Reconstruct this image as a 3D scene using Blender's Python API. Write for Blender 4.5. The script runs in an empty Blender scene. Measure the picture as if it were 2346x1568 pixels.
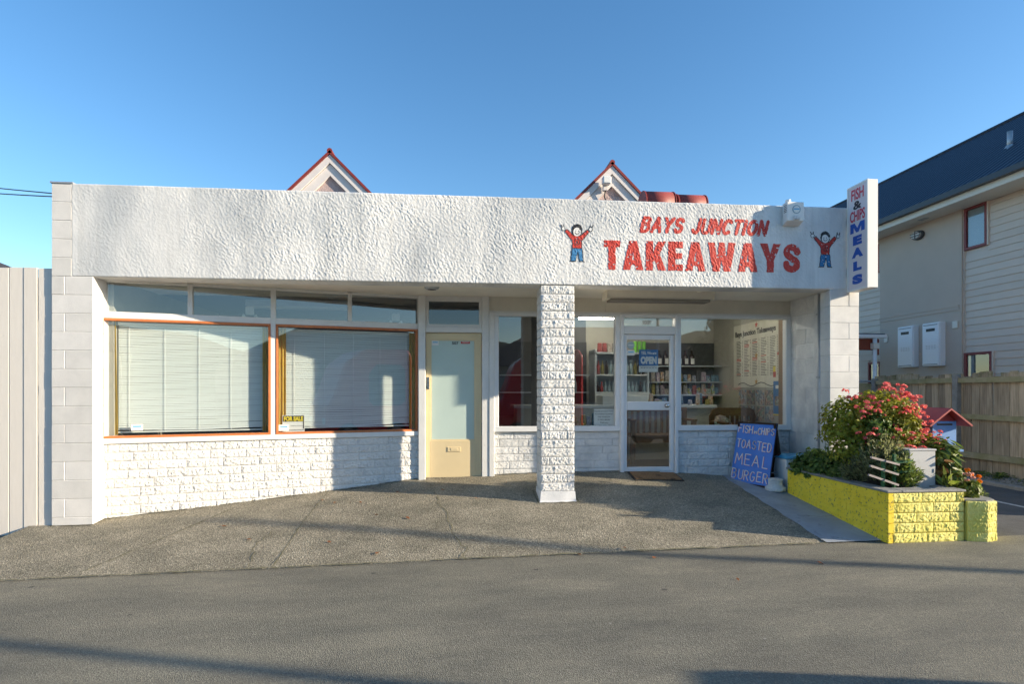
import bpy, bmesh, math, random
import numpy as np
from mathutils import Vector, Matrix
R = math.radians
random.seed(7); RNG = np.random.RandomState(11)
scn = bpy.context.scene
COL = scn.collection

# ------------------------------------------------------------------ camera, sky, sun, exposure
cam_d = bpy.data.cameras.new('camera'); cam = bpy.data.objects.new('camera', cam_d); COL.objects.link(cam)
cam.location = (0, -6.52, 1.445)
cam.rotation_euler = (R(90), 0, R(-5.3))
cam_d.sensor_width = 36; cam_d.lens = 36 * 1300 / 2346
cam_d.shift_y = (895 - 784) / 2346
cam_d.clip_end = 5000; cam_d.clip_start = 0.05
scn.camera = cam

SUN_EL = 15.7; SUN_DIR = Vector((math.cos(R(SUN_EL)) * math.cos(R(17.3)), -math.cos(R(SUN_EL)) * math.sin(R(17.3)), math.sin(R(SUN_EL))))
world = bpy.data.worlds.new('World'); scn.world = world; world.use_nodes = True
wn = world.node_tree; wn.nodes.clear()
sky = wn.nodes.new('ShaderNodeTexSky'); sky.sky_type = 'NISHITA'; sky.sun_disc = False
sky.sun_elevation = R(SUN_EL); sky.sun_rotation = math.atan2(SUN_DIR.x, SUN_DIR.y)
sky.altitude = 0; sky.air_density = 1.0; sky.dust_density = 0.35; sky.ozone_density = 2.2
bg = wn.nodes.new('ShaderNodeBackground'); bg.inputs['Strength'].default_value = 0.105
wo = wn.nodes.new('ShaderNodeOutputWorld')
hs = wn.nodes.new('ShaderNodeHueSaturation'); hs.inputs['Saturation'].default_value = 1.22
wn.links.new(sky.outputs[0], hs.inputs['Color']); wn.links.new(hs.outputs[0], bg.inputs[0]); wn.links.new(bg.outputs[0], wo.inputs[0])
sun_d = bpy.data.lights.new('sun', 'SUN'); sun_d.energy = 3.9; sun_d.angle = R(0.55); sun_d.color = (1.0, 0.85, 0.64)
sun = bpy.data.objects.new('sun', sun_d); COL.objects.link(sun)
sun.rotation_euler = SUN_DIR.to_track_quat('Z', 'Y').to_euler()
scn.view_settings.view_transform = 'Standard'; scn.view_settings.look = 'None'
scn.view_settings.exposure = 1.32; scn.view_settings.gamma = 1
scn.cycles.max_bounces = 7; scn.cycles.adaptive_threshold = 0.02; scn.cycles.transparent_max_bounces = 24
scn.cycles.use_denoising = True

# ------------------------------------------------------------------ materials
MAT = {}
def nt(name):
    m = bpy.data.materials.new(name); m.use_nodes = True; t = m.node_tree
    MAT[name] = m
    return m, t, t.nodes['Principled BSDF']
def pos(t):
    g = t.nodes.new('ShaderNodeNewGeometry'); return g.outputs['Position']
def noise(t, vec, scale, detail=3, rough=0.55, dist=0.0):
    n = t.nodes.new('ShaderNodeTexNoise'); n.inputs['Scale'].default_value = scale
    n.inputs['Detail'].default_value = detail; n.inputs['Roughness'].default_value = rough
    n.inputs['Distortion'].default_value = dist
    t.links.new(vec, n.inputs['Vector']); return n.outputs['Fac']
def ramp(t, fac, stops):
    r = t.nodes.new('ShaderNodeValToRGB'); e = r.color_ramp.elements
    while len(e) < len(stops): e.new(0.5)
    for k, (p, c) in enumerate(stops):
        e[k].position = p; e[k].color = (*c, 1) if len(c) == 3 else c
    t.links.new(fac, r.inputs[0]); return r.outputs[0]
def mixc(t, fac, a, b, mode='MIX'):
    m = t.nodes.new('ShaderNodeMix'); m.data_type = 'RGBA'; m.blend_type = mode
    for sock, v in ((m.inputs[0], fac), (m.inputs[6], a), (m.inputs[7], b)):
        if isinstance(v, (int, float)): sock.default_value = v
        elif isinstance(v, tuple): sock.default_value = (*v, 1)
        else: t.links.new(v, sock)
    return m.outputs[2]
def bump(t, b, h, strength, dist=0.01):
    n = t.nodes.new('ShaderNodeBump'); n.inputs['Strength'].default_value = strength
    n.inputs['Distance'].default_value = dist; t.links.new(h, n.inputs['Height'])
    t.links.new(n.outputs[0], b.inputs['Normal']); return n
def scalev(t, vec, s):
    m = t.nodes.new('ShaderNodeVectorMath'); m.operation = 'MULTIPLY'; m.inputs[1].default_value = s
    t.links.new(vec, m.inputs[0]); return m.outputs[0]

def mat(name, col, rough=0.6, metal=0.0, var=0.0, vscale=6.0, bmp=0.0, bscale=60.0, col2=None, spec=0.5, rnd=0.0, stretch=None, dirt=None):
    """plain painted / plastic / wood surface: two-tone noise, optional bump, optional random tone per piece, optional dirt"""
    m, t, b = nt(name)
    b.inputs['Roughness'].default_value = rough; b.inputs['Metallic'].default_value = metal
    b.inputs['Specular IOR Level'].default_value = spec
    p = pos(t)
    if stretch: p = scalev(t, p, stretch)
    out = None
    if var > 0 or col2:
        c2 = col2 or tuple(max(0, c * (1 - var)) for c in col)
        out = ramp(t, noise(t, p, vscale, 5, 0.6), [(0.32, c2), (0.68, col)])
    if rnd > 0:
        oi = t.nodes.new('ShaderNodeObjectInfo')
        g = ramp(t, oi.outputs['Random'], [(0, (1 - rnd,) * 3), (1, (1 + rnd * .4,) * 3)])
        out = mixc(t, 1.0, out if out else col, g, 'MULTIPLY')
    if dirt:
        dcol, dscale, lo, hi = dirt
        f = ramp(t, noise(t, pos(t), dscale, 6, 0.65), [(lo, (0, 0, 0)), (hi, (1, 1, 1))])
        out = mixc(t, f, out if out else col, dcol)
    if out: t.links.new(out, b.inputs['Base Color'])
    else: b.inputs['Base Color'].default_value = (*col, 1)
    if bmp > 0: bump(t, b, noise(t, pos(t), bscale, 4, 0.6), bmp)
    return m

# stucco: white paint with bluish grime on the left end
m, t, b = nt('stucco'); p = pos(t); b.inputs['Roughness'].default_value = 0.72
g1 = ramp(t, noise(t, scalev(t, p, (1.1, 1, 0.55)), 1.3, 4, 0.55), [(0.40, (0.80, 0.79, 0.76)), (0.66, (0.50, 0.52, 0.53))])
sp = noise(t, p, 90, 3, 0.7)
g2 = mixc(t, ramp(t, sp, [(0.62, (0, 0, 0)), (0.75, (.55, .55, .55))]), g1, (0.36, 0.38, 0.38))
stk = ramp(t, noise(t, scalev(t, p, (7, 7, .35)), 1.6, 6, .62), [(0.50, (0, 0, 0)), (0.78, (.42, .42, .42))])
g2 = mixc(t, stk, g2, (0.44, 0.43, 0.40))
rust = ramp(t, noise(t, scalev(t, p, (16, 16, 1.2)), 1.3, 5, .7), [(0.70, (0, 0, 0)), (0.84, (.35, .35, .35))])
g2 = mixc(t, rust, g2, (0.30, 0.25, 0.19))
t.links.new(g2, b.inputs['Base Color']); bump(t, b, noise(t, p, 140, 4, 0.6), 0.3, 0.005)
# painted block
for nm, ca, cb in (('block_white', (0.74, 0.73, 0.70), (0.64, 0.63, 0.61)), ('block_grey', (0.74, 0.715, 0.68), (0.66, 0.64, 0.61)), ('block_shop', (0.78, 0.78, 0.77), (0.60, 0.61, 0.62))):
    m, t, b = nt(nm); p = pos(t); b.inputs['Roughness'].default_value = 0.68
    c = ramp(t, noise(t, p, 5, 5, 0.6), [(0.35, cb), (0.62, ca)])
    oi = t.nodes.new('ShaderNodeObjectInfo')
    c = mixc(t, 1.0, c, ramp(t, oi.outputs['Random'], [(0, (.93, .93, .92)), (1, (1.03, 1.03, 1.03))]), 'MULTIPLY')
    pits = ramp(t, noise(t, p, 70, 3, 0.65), [(0.70, (0, 0, 0)), (0.80, (.5, .5, .5))])
    c = mixc(t, pits, c, (0.30, 0.30, 0.30))
    t.links.new(c, b.inputs['Base Color']); bump(t, b, noise(t, p, 85, 5, 0.65), 0.5, 0.006)
m, t, b = nt('block_yellow_shaded'); p = pos(t); b.inputs['Roughness'].default_value = 0.7  # planter yellow for its shaded side: deeper, more orange tone painted for the shade
c = ramp(t, noise(t, p, 4, 5, 0.6), [(0.35, (0.88, 0.66, 0.03)), (0.65, (0.95, 0.74, 0.06))])
ch = ramp(t, noise(t, p, 34, 6, 0.75), [(0.575, (0, 0, 0)), (0.62, (1, 1, 1))])
c = mixc(t, ch, c, (0.10, 0.095, 0.075)); t.links.new(c, b.inputs['Base Color'])
bump(t, b, noise(t, p, 70, 5, 0.65), 0.5, 0.006)
m, t, b = nt('block_yellow_sunlit'); p = pos(t); b.inputs['Roughness'].default_value = 0.7  # same planter paint on the sunny sides, sunlight put into a paler yellow
c = ramp(t, noise(t, p, 5, 5, 0.6), [(0.35, (0.74, 0.66, 0.13)), (0.65, (0.86, 0.78, 0.24))])
ch = ramp(t, noise(t, p, 30, 6, 0.75), [(0.66, (0, 0, 0)), (0.72, (1, 1, 1))])
c = mixc(t, ch, c, (0.16, 0.15, 0.10)); t.links.new(c, b.inputs['Base Color'])
bump(t, b, noise(t, p, 70, 5, 0.65), 0.6, 0.008)
# exposed aggregate forecourt
m, t, b = nt('aggregate'); p = pos(t); b.inputs['Roughness'].default_value = 0.85
v = t.nodes.new('ShaderNodeTexVoronoi'); v.inputs['Scale'].default_value = 85; t.links.new(p, v.inputs['Vector'])
st = ramp(t, v.outputs['Color'], [(0.0, (0.12, 0.108, 0.083)), (0.45, (0.225, 0.203, 0.155)), (0.8, (0.33, 0.30, 0.235)), (1.0, (0.52, 0.475, 0.385))])
big = ramp(t, noise(t, scalev(t, p, (1, 1.6, 1)), 1.7, 5, 0.6), [(0.35, (0.70, 0.70, 0.66)), (0.65, (1.15, 1.13, 1.08))])
c = mixc(t, 1.0, st, big, 'MULTIPLY')
moss = ramp(t, noise(t, p, 3.1, 6, 0.7), [(0.60, (0, 0, 0)), (0.80, (.45, .45, .45))])
c = mixc(t, moss, c, (0.075, 0.078, 0.04)); t.links.new(c, b.inputs['Base Color'])
bump(t, b, v.outputs['Distance'], 0.8, 0.006)
# asphalt footpath
m, t, b = nt('asphalt'); p = pos(t); b.inputs['Roughness'].default_value = 0.88
v = t.nodes.new('ShaderNodeTexVoronoi'); v.inputs['Scale'].default_value = 150; t.links.new(p, v.inputs['Vector'])
st = ramp(t, v.outputs['Color'], [(0.0, (0.125, 0.119, 0.097)), (0.6, (0.195, 0.185, 0.150)), (1.0, (0.29, 0.275, 0.225))])
big = ramp(t, noise(t, scalev(t, p, (.6, 1.0, 1)), 1.1, 6, 0.62), [(0.32, (0.76, 0.77, 0.76)), (0.68, (1.18, 1.16, 1.10))])
c = mixc(t, 1.0, st, big, 'MULTIPLY')
v2 = t.nodes.new('ShaderNodeTexVoronoi'); v2.inputs['Scale'].default_value = 1.9; t.links.new(p, v2.inputs['Vector'])
gum = ramp(t, v2.outputs['Distance'], [(0.035, (1, 1, 1)), (0.05, (0, 0, 0))])
gsel = ramp(t, v2.outputs['Color'], [(0.45, (0, 0, 0)), (0.5, (.7, .7, .7))])
c = mixc(t, mixc(t, 1.0, gum, gsel, 'MULTIPLY'), c, (0.045, 0.045, 0.045))
v3 = t.nodes.new('ShaderNodeTexVoronoi'); v3.inputs['Scale'].default_value = 9; t.links.new(p, v3.inputs['Vector'])
spk = mixc(t, 1.0, ramp(t, v3.outputs['Distance'], [(0.07, (1, 1, 1)), (0.10, (0, 0, 0))]), ramp(t, v3.outputs['Color'], [(0.80, (0, 0, 0)), (0.84, (.8, .8, .8))]), 'MULTIPLY')
c = mixc(t, spk, c, (0.34, 0.33, 0.30))
wear = ramp(t, noise(t, scalev(t, p, (.35, 1.2, 1)), 2.3, 7, .7), [(0.40, (.80, .80, .81)), (0.62, (1.10, 1.09, 1.06))])
c = mixc(t, 1.0, c, wear, 'MULTIPLY')
t.links.new(c, b.inputs['Base Color']); bump(t, b, v.outputs['Distance'], 0.7, 0.005)
mat('road_asphalt', (0.18, 0.175, 0.16), 0.9, var=.25, vscale=3)
mat('drive_asphalt', (0.10, 0.10, 0.098), 0.9, var=.35, vscale=2.5, bmp=.4, bscale=160)
mat('blue_concrete', (0.36, 0.40, 0.45), 0.8, var=.3, vscale=3.5, bmp=.25, bscale=90, dirt=((.15, .16, .17), 7, .58, .75))
mat('line_paint', (0.55, 0.54, 0.5), 0.8, var=.3, vscale=30)
mat('crack', (0.105, 0.10, 0.065), 0.95, col2=(0.16, 0.15, 0.075), vscale=9)
mat('soil', (0.05, 0.036, 0.024), 0.95, var=.5, vscale=40, bmp=.8, bscale=60)
mat('gravel_bed', (0.22, 0.21, 0.17), 0.95, col2=(0.06, 0.08, 0.03), vscale=6, bmp=1, bscale=50)
mat('grass_field', (0.20, 0.19, 0.14), 0.95, var=.4, vscale=.5)
mat('hill', (0.035, 0.05, 0.035), 0.95, var=.5, vscale=.01)
# joinery, metal, paint
mat('white_trim', (0.76, 0.755, 0.73), 0.45, var=.08, vscale=7, dirt=((.45, .44, .41), 16, .66, .85))
mat('alu_white', (0.78, 0.79, 0.80), 0.35, var=.05, vscale=5)
mat('cream_board', (0.72, 0.68, 0.58), 0.6, var=.1, vscale=5)
mat('soffit', (0.86, 0.82, 0.72), 0.7, var=.12, vscale=2.2, bmp=.1)
mat('cream_door', (0.74, 0.60, 0.36), 0.4, var=.06, vscale=4)
mat('orange_bead', (0.58, 0.19, 0.06), 0.45, var=.25, vscale=14)
mat('mustard', (0.58, 0.38, 0.06), 0.8, col2=(.38, .25, .04), vscale=7, stretch=(9, 9, 1))
mat('blind', (0.84, 0.87, 0.83), 0.4)
mat('cord', (0.78, 0.8, 0.78), 0.7)
mat('frost', (0.52, 0.64, 0.59), 0.22, var=.05, vscale=3, dirt=((.62, .78, .74), 9, .66, .8))
mat('chrome', (0.62, 0.62, 0.62), 0.2, metal=1)
mat('black', (0.018, 0.018, 0.02), 0.5)
mat('dark_grey', (0.06, 0.062, 0.065), 0.6)
mat('red_paint', (0.60, 0.045, 0.028), 0.6, var=.16, vscale=26)
mat('fig_blue', (0.035, 0.21, 0.45), 0.6, var=.15, vscale=20)
mat('fig_white', (0.76, 0.75, 0.72), 0.6)
mat('roof_red', (0.27, 0.04, 0.03), 0.5, var=.25, vscale=6)
mat('vent_red', (0.30, 0.055, 0.04), 0.55, var=.3, vscale=5, dirt=((.12, .05, .04), 8, .6, .8))
mat('gable_white', (0.74, 0.69, 0.66), 0.6, var=.08, vscale=5)
mat('roughcast', (0.56, 0.43, 0.41), 0.9, var=.3, vscale=18, bmp=1, bscale=45)
mat('galv', (0.50, 0.52, 0.54), 0.45, metal=.5, var=.2, vscale=6)
mat('flat_roof', (0.16, 0.16, 0.16), 0.9, var=.2)
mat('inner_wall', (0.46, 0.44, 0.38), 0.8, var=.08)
mat('inner_shaded', (0.16, 0.16, 0.16), 0.85)  # dark inner colour paints in the unlit look behind the glass
mat('inner_floor', (0.10, 0.065, 0.05), 0.35, var=.25, vscale=12)
mat('light_brown', (0.24, 0.205, 0.16), .5, var=.15)
mat('sign_white', (0.80, 0.79, 0.75), 0.4, dirt=((.50, .46, .38), 9, .62, .9))
mat('sign_pink', (0.74, 0.68, 0.68), 0.35, var=.06, vscale=3)
mat('sign_red', (0.58, 0.05, 0.08), 0.45)
mat('sign_blue', (0.02, 0.09, 0.42), 0.45)
mat('open_blue', (0.02, 0.16, 0.42), 0.4)
mat('paper', (0.78, 0.78, 0.75), 0.7)
mat('ink', (0.07, 0.07, 0.07), 0.7)
mat('yellow_ink', (0.80, 0.62, 0.04), 0.5)
mat('red_ink', (0.55, 0.05, 0.04), 0.6)
mat('menu_cream', (0.70, 0.68, 0.58), 0.5, var=.04)
mat('gold', (0.45, 0.26, 0.05), 0.5)
mat('board_blue', (0.055, 0.20, 0.66), 0.5, col2=(.075, .25, .74), vscale=6, dirt=((.02, .05, .2), 12, .66, .8))
mat('board_inside', (0.055, 0.03, 0.018), 0.8, var=.4, vscale=10, stretch=(1, 1, 6))
mat('chalk_white', (0.80, 0.80, 0.78), 0.6)
mat('chalk_red', (0.62, 0.07, 0.06), 0.6)
mat('mat_coir', (0.34, 0.19, 0.085), 0.95, var=.35, vscale=50, bmp=1, bscale=300, dirt=((.06, .035, .02), 7, .55, .68))
mat('rubber', (0.02, 0.02, 0.02), 0.8)
mat('plaster_white', (0.72, 0.74, 0.74), 0.8, var=.2, vscale=25, bmp=.8, bscale=60)
mat('bin_white', (0.76, 0.77, 0.77), 0.4); mat('bin_lid', (0.10, 0.42, 0.66), 0.35, var=.1)
mat('letter_red', (0.36, 0.045, 0.04), 0.55, var=.2, vscale=14)
mat('letter_blue', (0.13, 0.30, 0.62), 0.5, var=.15, vscale=14)
mat('post_pale', (0.50, 0.58, 0.68), 0.8, var=.4, vscale=20, dirt=((.2, .25, .3), 25, .55, .65))
mat('cabinet_grey', (0.52, 0.52, 0.51), 0.5, var=.06, vscale=6, dirt=((.4, .4, .38), 12, .6, .8))
mat('trellis_green', (0.025, 0.13, 0.045), 0.7, var=.3, vscale=20)
mat('trellis_pale', (0.44, 0.38, 0.35), 0.8, var=.25, vscale=20)
mat('fence_grey', (0.74, 0.69, 0.62), 0.7, var=.06, vscale=5, stretch=(6, 6, .7), rnd=.06, bmp=.15, bscale=50, dirt=((.45, .44, .41), 20, .68, .84))
m, t, b = nt('fence_wood'); p = pos(t); b.inputs['Roughness'].default_value = 0.85
oi = t.nodes.new('ShaderNodeObjectInfo')
c = ramp(t, noise(t, scalev(t, p, (12, 12, .8)), 3, 6, .65), [(0.3, (0.28, 0.22, 0.15)), (0.7, (0.58, 0.48, 0.35))])
c = mixc(t, 1.0, c, ramp(t, oi.outputs['Random'], [(0, (.62, .58, .54)), (.5, (.98, .95, .9)), (1, (1.3, 1.22, 1.12))]), 'MULTIPLY')
sep = t.nodes.new('ShaderNodeSeparateXYZ'); t.links.new(p, sep.inputs[0])
mz = ramp(t, sep.outputs['Z'], [(0.0, (.35, .35, .35)), (0.12, (0, 0, 0))])
lich = ramp(t, noise(t, p, 3.3, 6, .7), [(0.46, (0, 0, 0)), (0.62, (.8, .8, .8))])
mr = t.nodes.new('ShaderNodeMapRange'); mr.inputs[1].default_value = 1.52; mr.inputs[2].default_value = 1.74; t.links.new(sep.outputs['Z'], mr.inputs[0])
c = mixc(t, mixc(t, 1.0, lich, mr.outputs[0], 'MULTIPLY'), c, (0.13, 0.125, 0.035))
t.links.new(c, b.inputs['Base Color']); bump(t, b, noise(t, scalev(t, p, (30, 30, 1.5)), 3, 5, .6), .4, .006)
mat('fence_rail', (0.42, 0.35, 0.22), 0.9, col2=(0.26, 0.24, 0.10), vscale=5, bmp=.4)
mat('concrete_post', (0.30, 0.295, 0.27), 0.9, var=.3, vscale=14, bmp=.5)
mat('weatherboard', (0.64, 0.54, 0.445), 0.6, var=.05, vscale=3, rnd=.05)
mat('render_wall', (0.53, 0.44, 0.36), 0.85, var=.06, vscale=2, bmp=.2, bscale=120)
mat('house_roof', (0.018, 0.028, 0.048), 0.45, var=.15, vscale=3)
mat('gutter_dark', (0.03, 0.034, 0.045), 0.4)
mat('house_cream', (0.74, 0.70, 0.61), 0.6, var=.05)
mat('window_red', (0.22, 0.045, 0.045), 0.5, var=.15)
mat('meter_white', (0.74, 0.76, 0.78), 0.4)
mat('beam_red', (0.22, 0.045, 0.02), 0.6)
mat('curtain_pale', (0.55, 0.55, 0.54), 0.8)
mat('wood_brown', (0.17, 0.075, 0.03), 0.5, var=.35, vscale=12, stretch=(1, 8, 8))
mat('wood_light', (0.30, 0.17, 0.08), 0.5, var=.35, vscale=12, stretch=(1, 8, 8))
mat('counter', (0.52, 0.50, 0.40), 0.5); mat('counter_white', (0.66, 0.68, 0.66), 0.4)
mat('fridge', (0.50, 0.54, 0.56), 0.35)
mat('bark', (0.10, 0.075, 0.05), 0.9, var=.4, vscale=20)
mat('leaf_dead', (0.30, 0.10, 0.03), 0.8, var=.4, vscale=30)
mat('van_red', (0.72, 0.02, 0.03), 0.25); mat('car_grey', (0.25, 0.26, 0.28), 0.3); mat('car_glass', (0.02, 0.025, 0.03), 0.08)
mat('tyre', (0.02, 0.02, 0.02), 0.85); mat('hub', (0.4, 0.4, 0.4), 0.4, metal=.6)
mat('head_lamp', (0.8, 0.8, 0.8), 0.15); mat('pole_grey', (0.35, 0.36, 0.36), 0.6, var=.1)
mat('brown_pole', (0.13, 0.09, 0.06), 0.85, var=.3)
mat('far_wall', (0.42, 0.40, 0.36), 0.85, var=.1); mat('far_roof', (0.05, 0.045, 0.045), 0.7, var=.2)
def leafmat(name, c1, c2, rough=0.5, tr=0.35):
    m, t, b = nt(name); b.inputs['Roughness'].default_value = rough
    c = ramp(t, noise(t, pos(t), 9, 4, .6), [(0.32, c1), (0.68, c2)])
    gi = t.nodes.new('ShaderNodeNewGeometry')
    c = mixc(t, 1.0, c, ramp(t, gi.outputs['Random Per Island'], [(0, (.6, .6, .6)), (1, (1.35, 1.3, 1.15))]), 'MULTIPLY')
    t.links.new(c, b.inputs['Base Color'])
    tl = t.nodes.new('ShaderNodeBsdfTranslucent'); t.links.new(c, tl.inputs[0])
    ms = t.nodes.new('ShaderNodeMixShader'); ms.inputs[0].default_value = tr
    t.links.new(b.outputs[0], ms.inputs[1]); t.links.new(tl.outputs[0], ms.inputs[2])
    t.links.new(ms.outputs[0], t.nodes['Material Output'].inputs[0])
leafmat('leaf_geranium', (0.24, 0.27, 0.025), (0.42, 0.44, 0.06), .5, .5)
leafmat('leaf_dark', (0.09, 0.17, 0.035), (0.19, 0.28, 0.065), .45, .45)
leafmat('leaf_lavender', (0.20, 0.235, 0.10), (0.36, 0.38, 0.20), .5, .45)
leafmat('leaf_laurel', (0.09, 0.15, 0.03), (0.22, 0.28, 0.06), .4, .4)
leafmat('leaf_autumn', (0.20, 0.06, 0.02), (0.26, 0.16, 0.03))
leafmat('leaf_lime', (0.12, 0.17, 0.02), (0.22, 0.26, 0.05))
leafmat('petal_red', (0.82, 0.12, 0.13), (0.92, 0.30, 0.28), .5, .4)
leafmat('petal_orange', (0.80, 0.22, 0.01), (0.85, 0.33, 0.02), .5, .3)
leafmat('petal_pink', (0.60, 0.25, 0.22), (0.70, 0.38, 0.30), .5, .3)
leafmat('tree_leaf', (0.025, 0.05, 0.015), (0.06, 0.09, 0.025), .6, .2)
def glass(name, tint=(0.93, 0.95, 0.95), ior=1.5, gain=1.0):
    m = bpy.data.materials.new(name); m.use_nodes = True; t = m.node_tree; t.nodes.clear(); MAT[name] = m
    o = t.nodes.new('ShaderNodeOutputMaterial'); ms = t.nodes.new('ShaderNodeMixShader')
    tr = t.nodes.new('ShaderNodeBsdfTransparent'); tr.inputs[0].default_value = (*tint, 1)
    gl = t.nodes.new('ShaderNodeBsdfGlossy'); gl.inputs['Roughness'].default_value = 0.0
    gl.inputs[0].default_value = (.95, .97, 1, 1)
    fr = t.nodes.new('ShaderNodeFresnel'); fr.inputs[0].default_value = ior
    ge = t.nodes.new('ShaderNodeNewGeometry'); sb = t.nodes.new('ShaderNodeMath'); sb.operation = 'SUBTRACT'; sb.inputs[0].default_value = gain; sb.use_clamp = False
    m2_ = t.nodes.new('ShaderNodeMath'); m2_.operation = 'MULTIPLY'; m2_.inputs[1].default_value = gain
    t.links.new(ge.outputs['Backfacing'], m2_.inputs[0]); t.links.new(m2_.outputs[0], sb.inputs[1])
    mu = t.nodes.new('ShaderNodeMath'); mu.operation = 'MULTIPLY'; mu.use_clamp = True; t.links.new(sb.outputs[0], mu.inputs[1])
    t.links.new(fr.outputs[0], mu.inputs[0]); t.links.new(mu.outputs[0], ms.inputs[0])
    t.links.new(tr.outputs[0], ms.inputs[1]); t.links.new(gl.outputs[0], ms.inputs[2]); t.links.new(ms.outputs[0], o.inputs[0])
glass('glass', (0.95, 0.97, 0.97), 1.5, 3.6); glass('glass_dark', (0.80, 0.84, 0.85), 1.55, 2.2)
m, t, b = nt('tube_lit'); b.inputs['Emission Color'].default_value = (1.0, 0.93, 0.78, 1); b.inputs['Emission Strength'].default_value = 22
PRODUCT = []
for k, c in enumerate([(.55, .06, .05), (.08, .12, .35), (.6, .5, .08), (.10, .35, .12), (.55, .53, .5), (.35, .10, .28), (.05, .05, .06), (.6, .28, .06), (.12, .35, .5), (.30, .18, .10)]):
    mat('pack_%d' % k, tuple(.55 * v + .06 for v in c), 0.5, col2=(.45, .43, .40) if k % 2 else tuple(.25 * v for v in c), vscale=34); PRODUCT.append('pack_%d' % k)
def printed(name, tones, scale, rough=.45):
    m, t, b = nt(name); b.inputs['Roughness'].default_value = rough; p = pos(t)
    v = t.nodes.new('ShaderNodeTexVoronoi'); v.inputs['Scale'].default_value = scale; t.links.new(p, v.inputs['Vector'])
    c = ramp(t, v.outputs['Color'], [(k / (len(tones) - 1), q) for k, q in enumerate(tones)])
    c2 = ramp(t, noise(t, p, scale * 1.7, 4, .7), [(.42, (.5, .5, .5)), (.6, (1.25, 1.25, 1.25))])
    t.links.new(mixc(t, 1.0, c, c2, 'MULTIPLY'), b.inputs['Base Color'])
printed('poster_a', [(.10, .16, .30), (.50, .45, .38), (.16, .30, .42), (.42, .22, .16), (.55, .52, .48)], 16)
printed('poster_b', [(.45, .38, .30), (.12, .12, .16), (.50, .30, .22), (.20, .28, .20), (.6, .58, .52)], 18)
printed('pack_mixed', [(.5, .08, .07), (.55, .5, .42), (.10, .16, .38), (.55, .42, .08), (.14, .34, .16), (.5, .5, .5)], 30)
printed('pack_warm', [(.5, .10, .06), (.55, .30, .08), (.55, .5, .4), (.25, .10, .08)], 34)
printed('pack_cool', [(.08, .14, .36), (.45, .48, .5), (.10, .30, .40), (.3, .12, .3)], 34)
PRODUCT += ['pack_mixed', 'pack_warm', 'pack_cool', 'pack_mixed', 'pack_cool']
mat('can_green', (0.20, 0.62, 0.06), .35)
mat('bottle_dark', (0.03, 0.012, 0.01), .2); mat('bottle_clear', (0.32, 0.42, 0.46), .2); mat('bottle_red', (0.35, 0.06, 0.06), .2)

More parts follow.
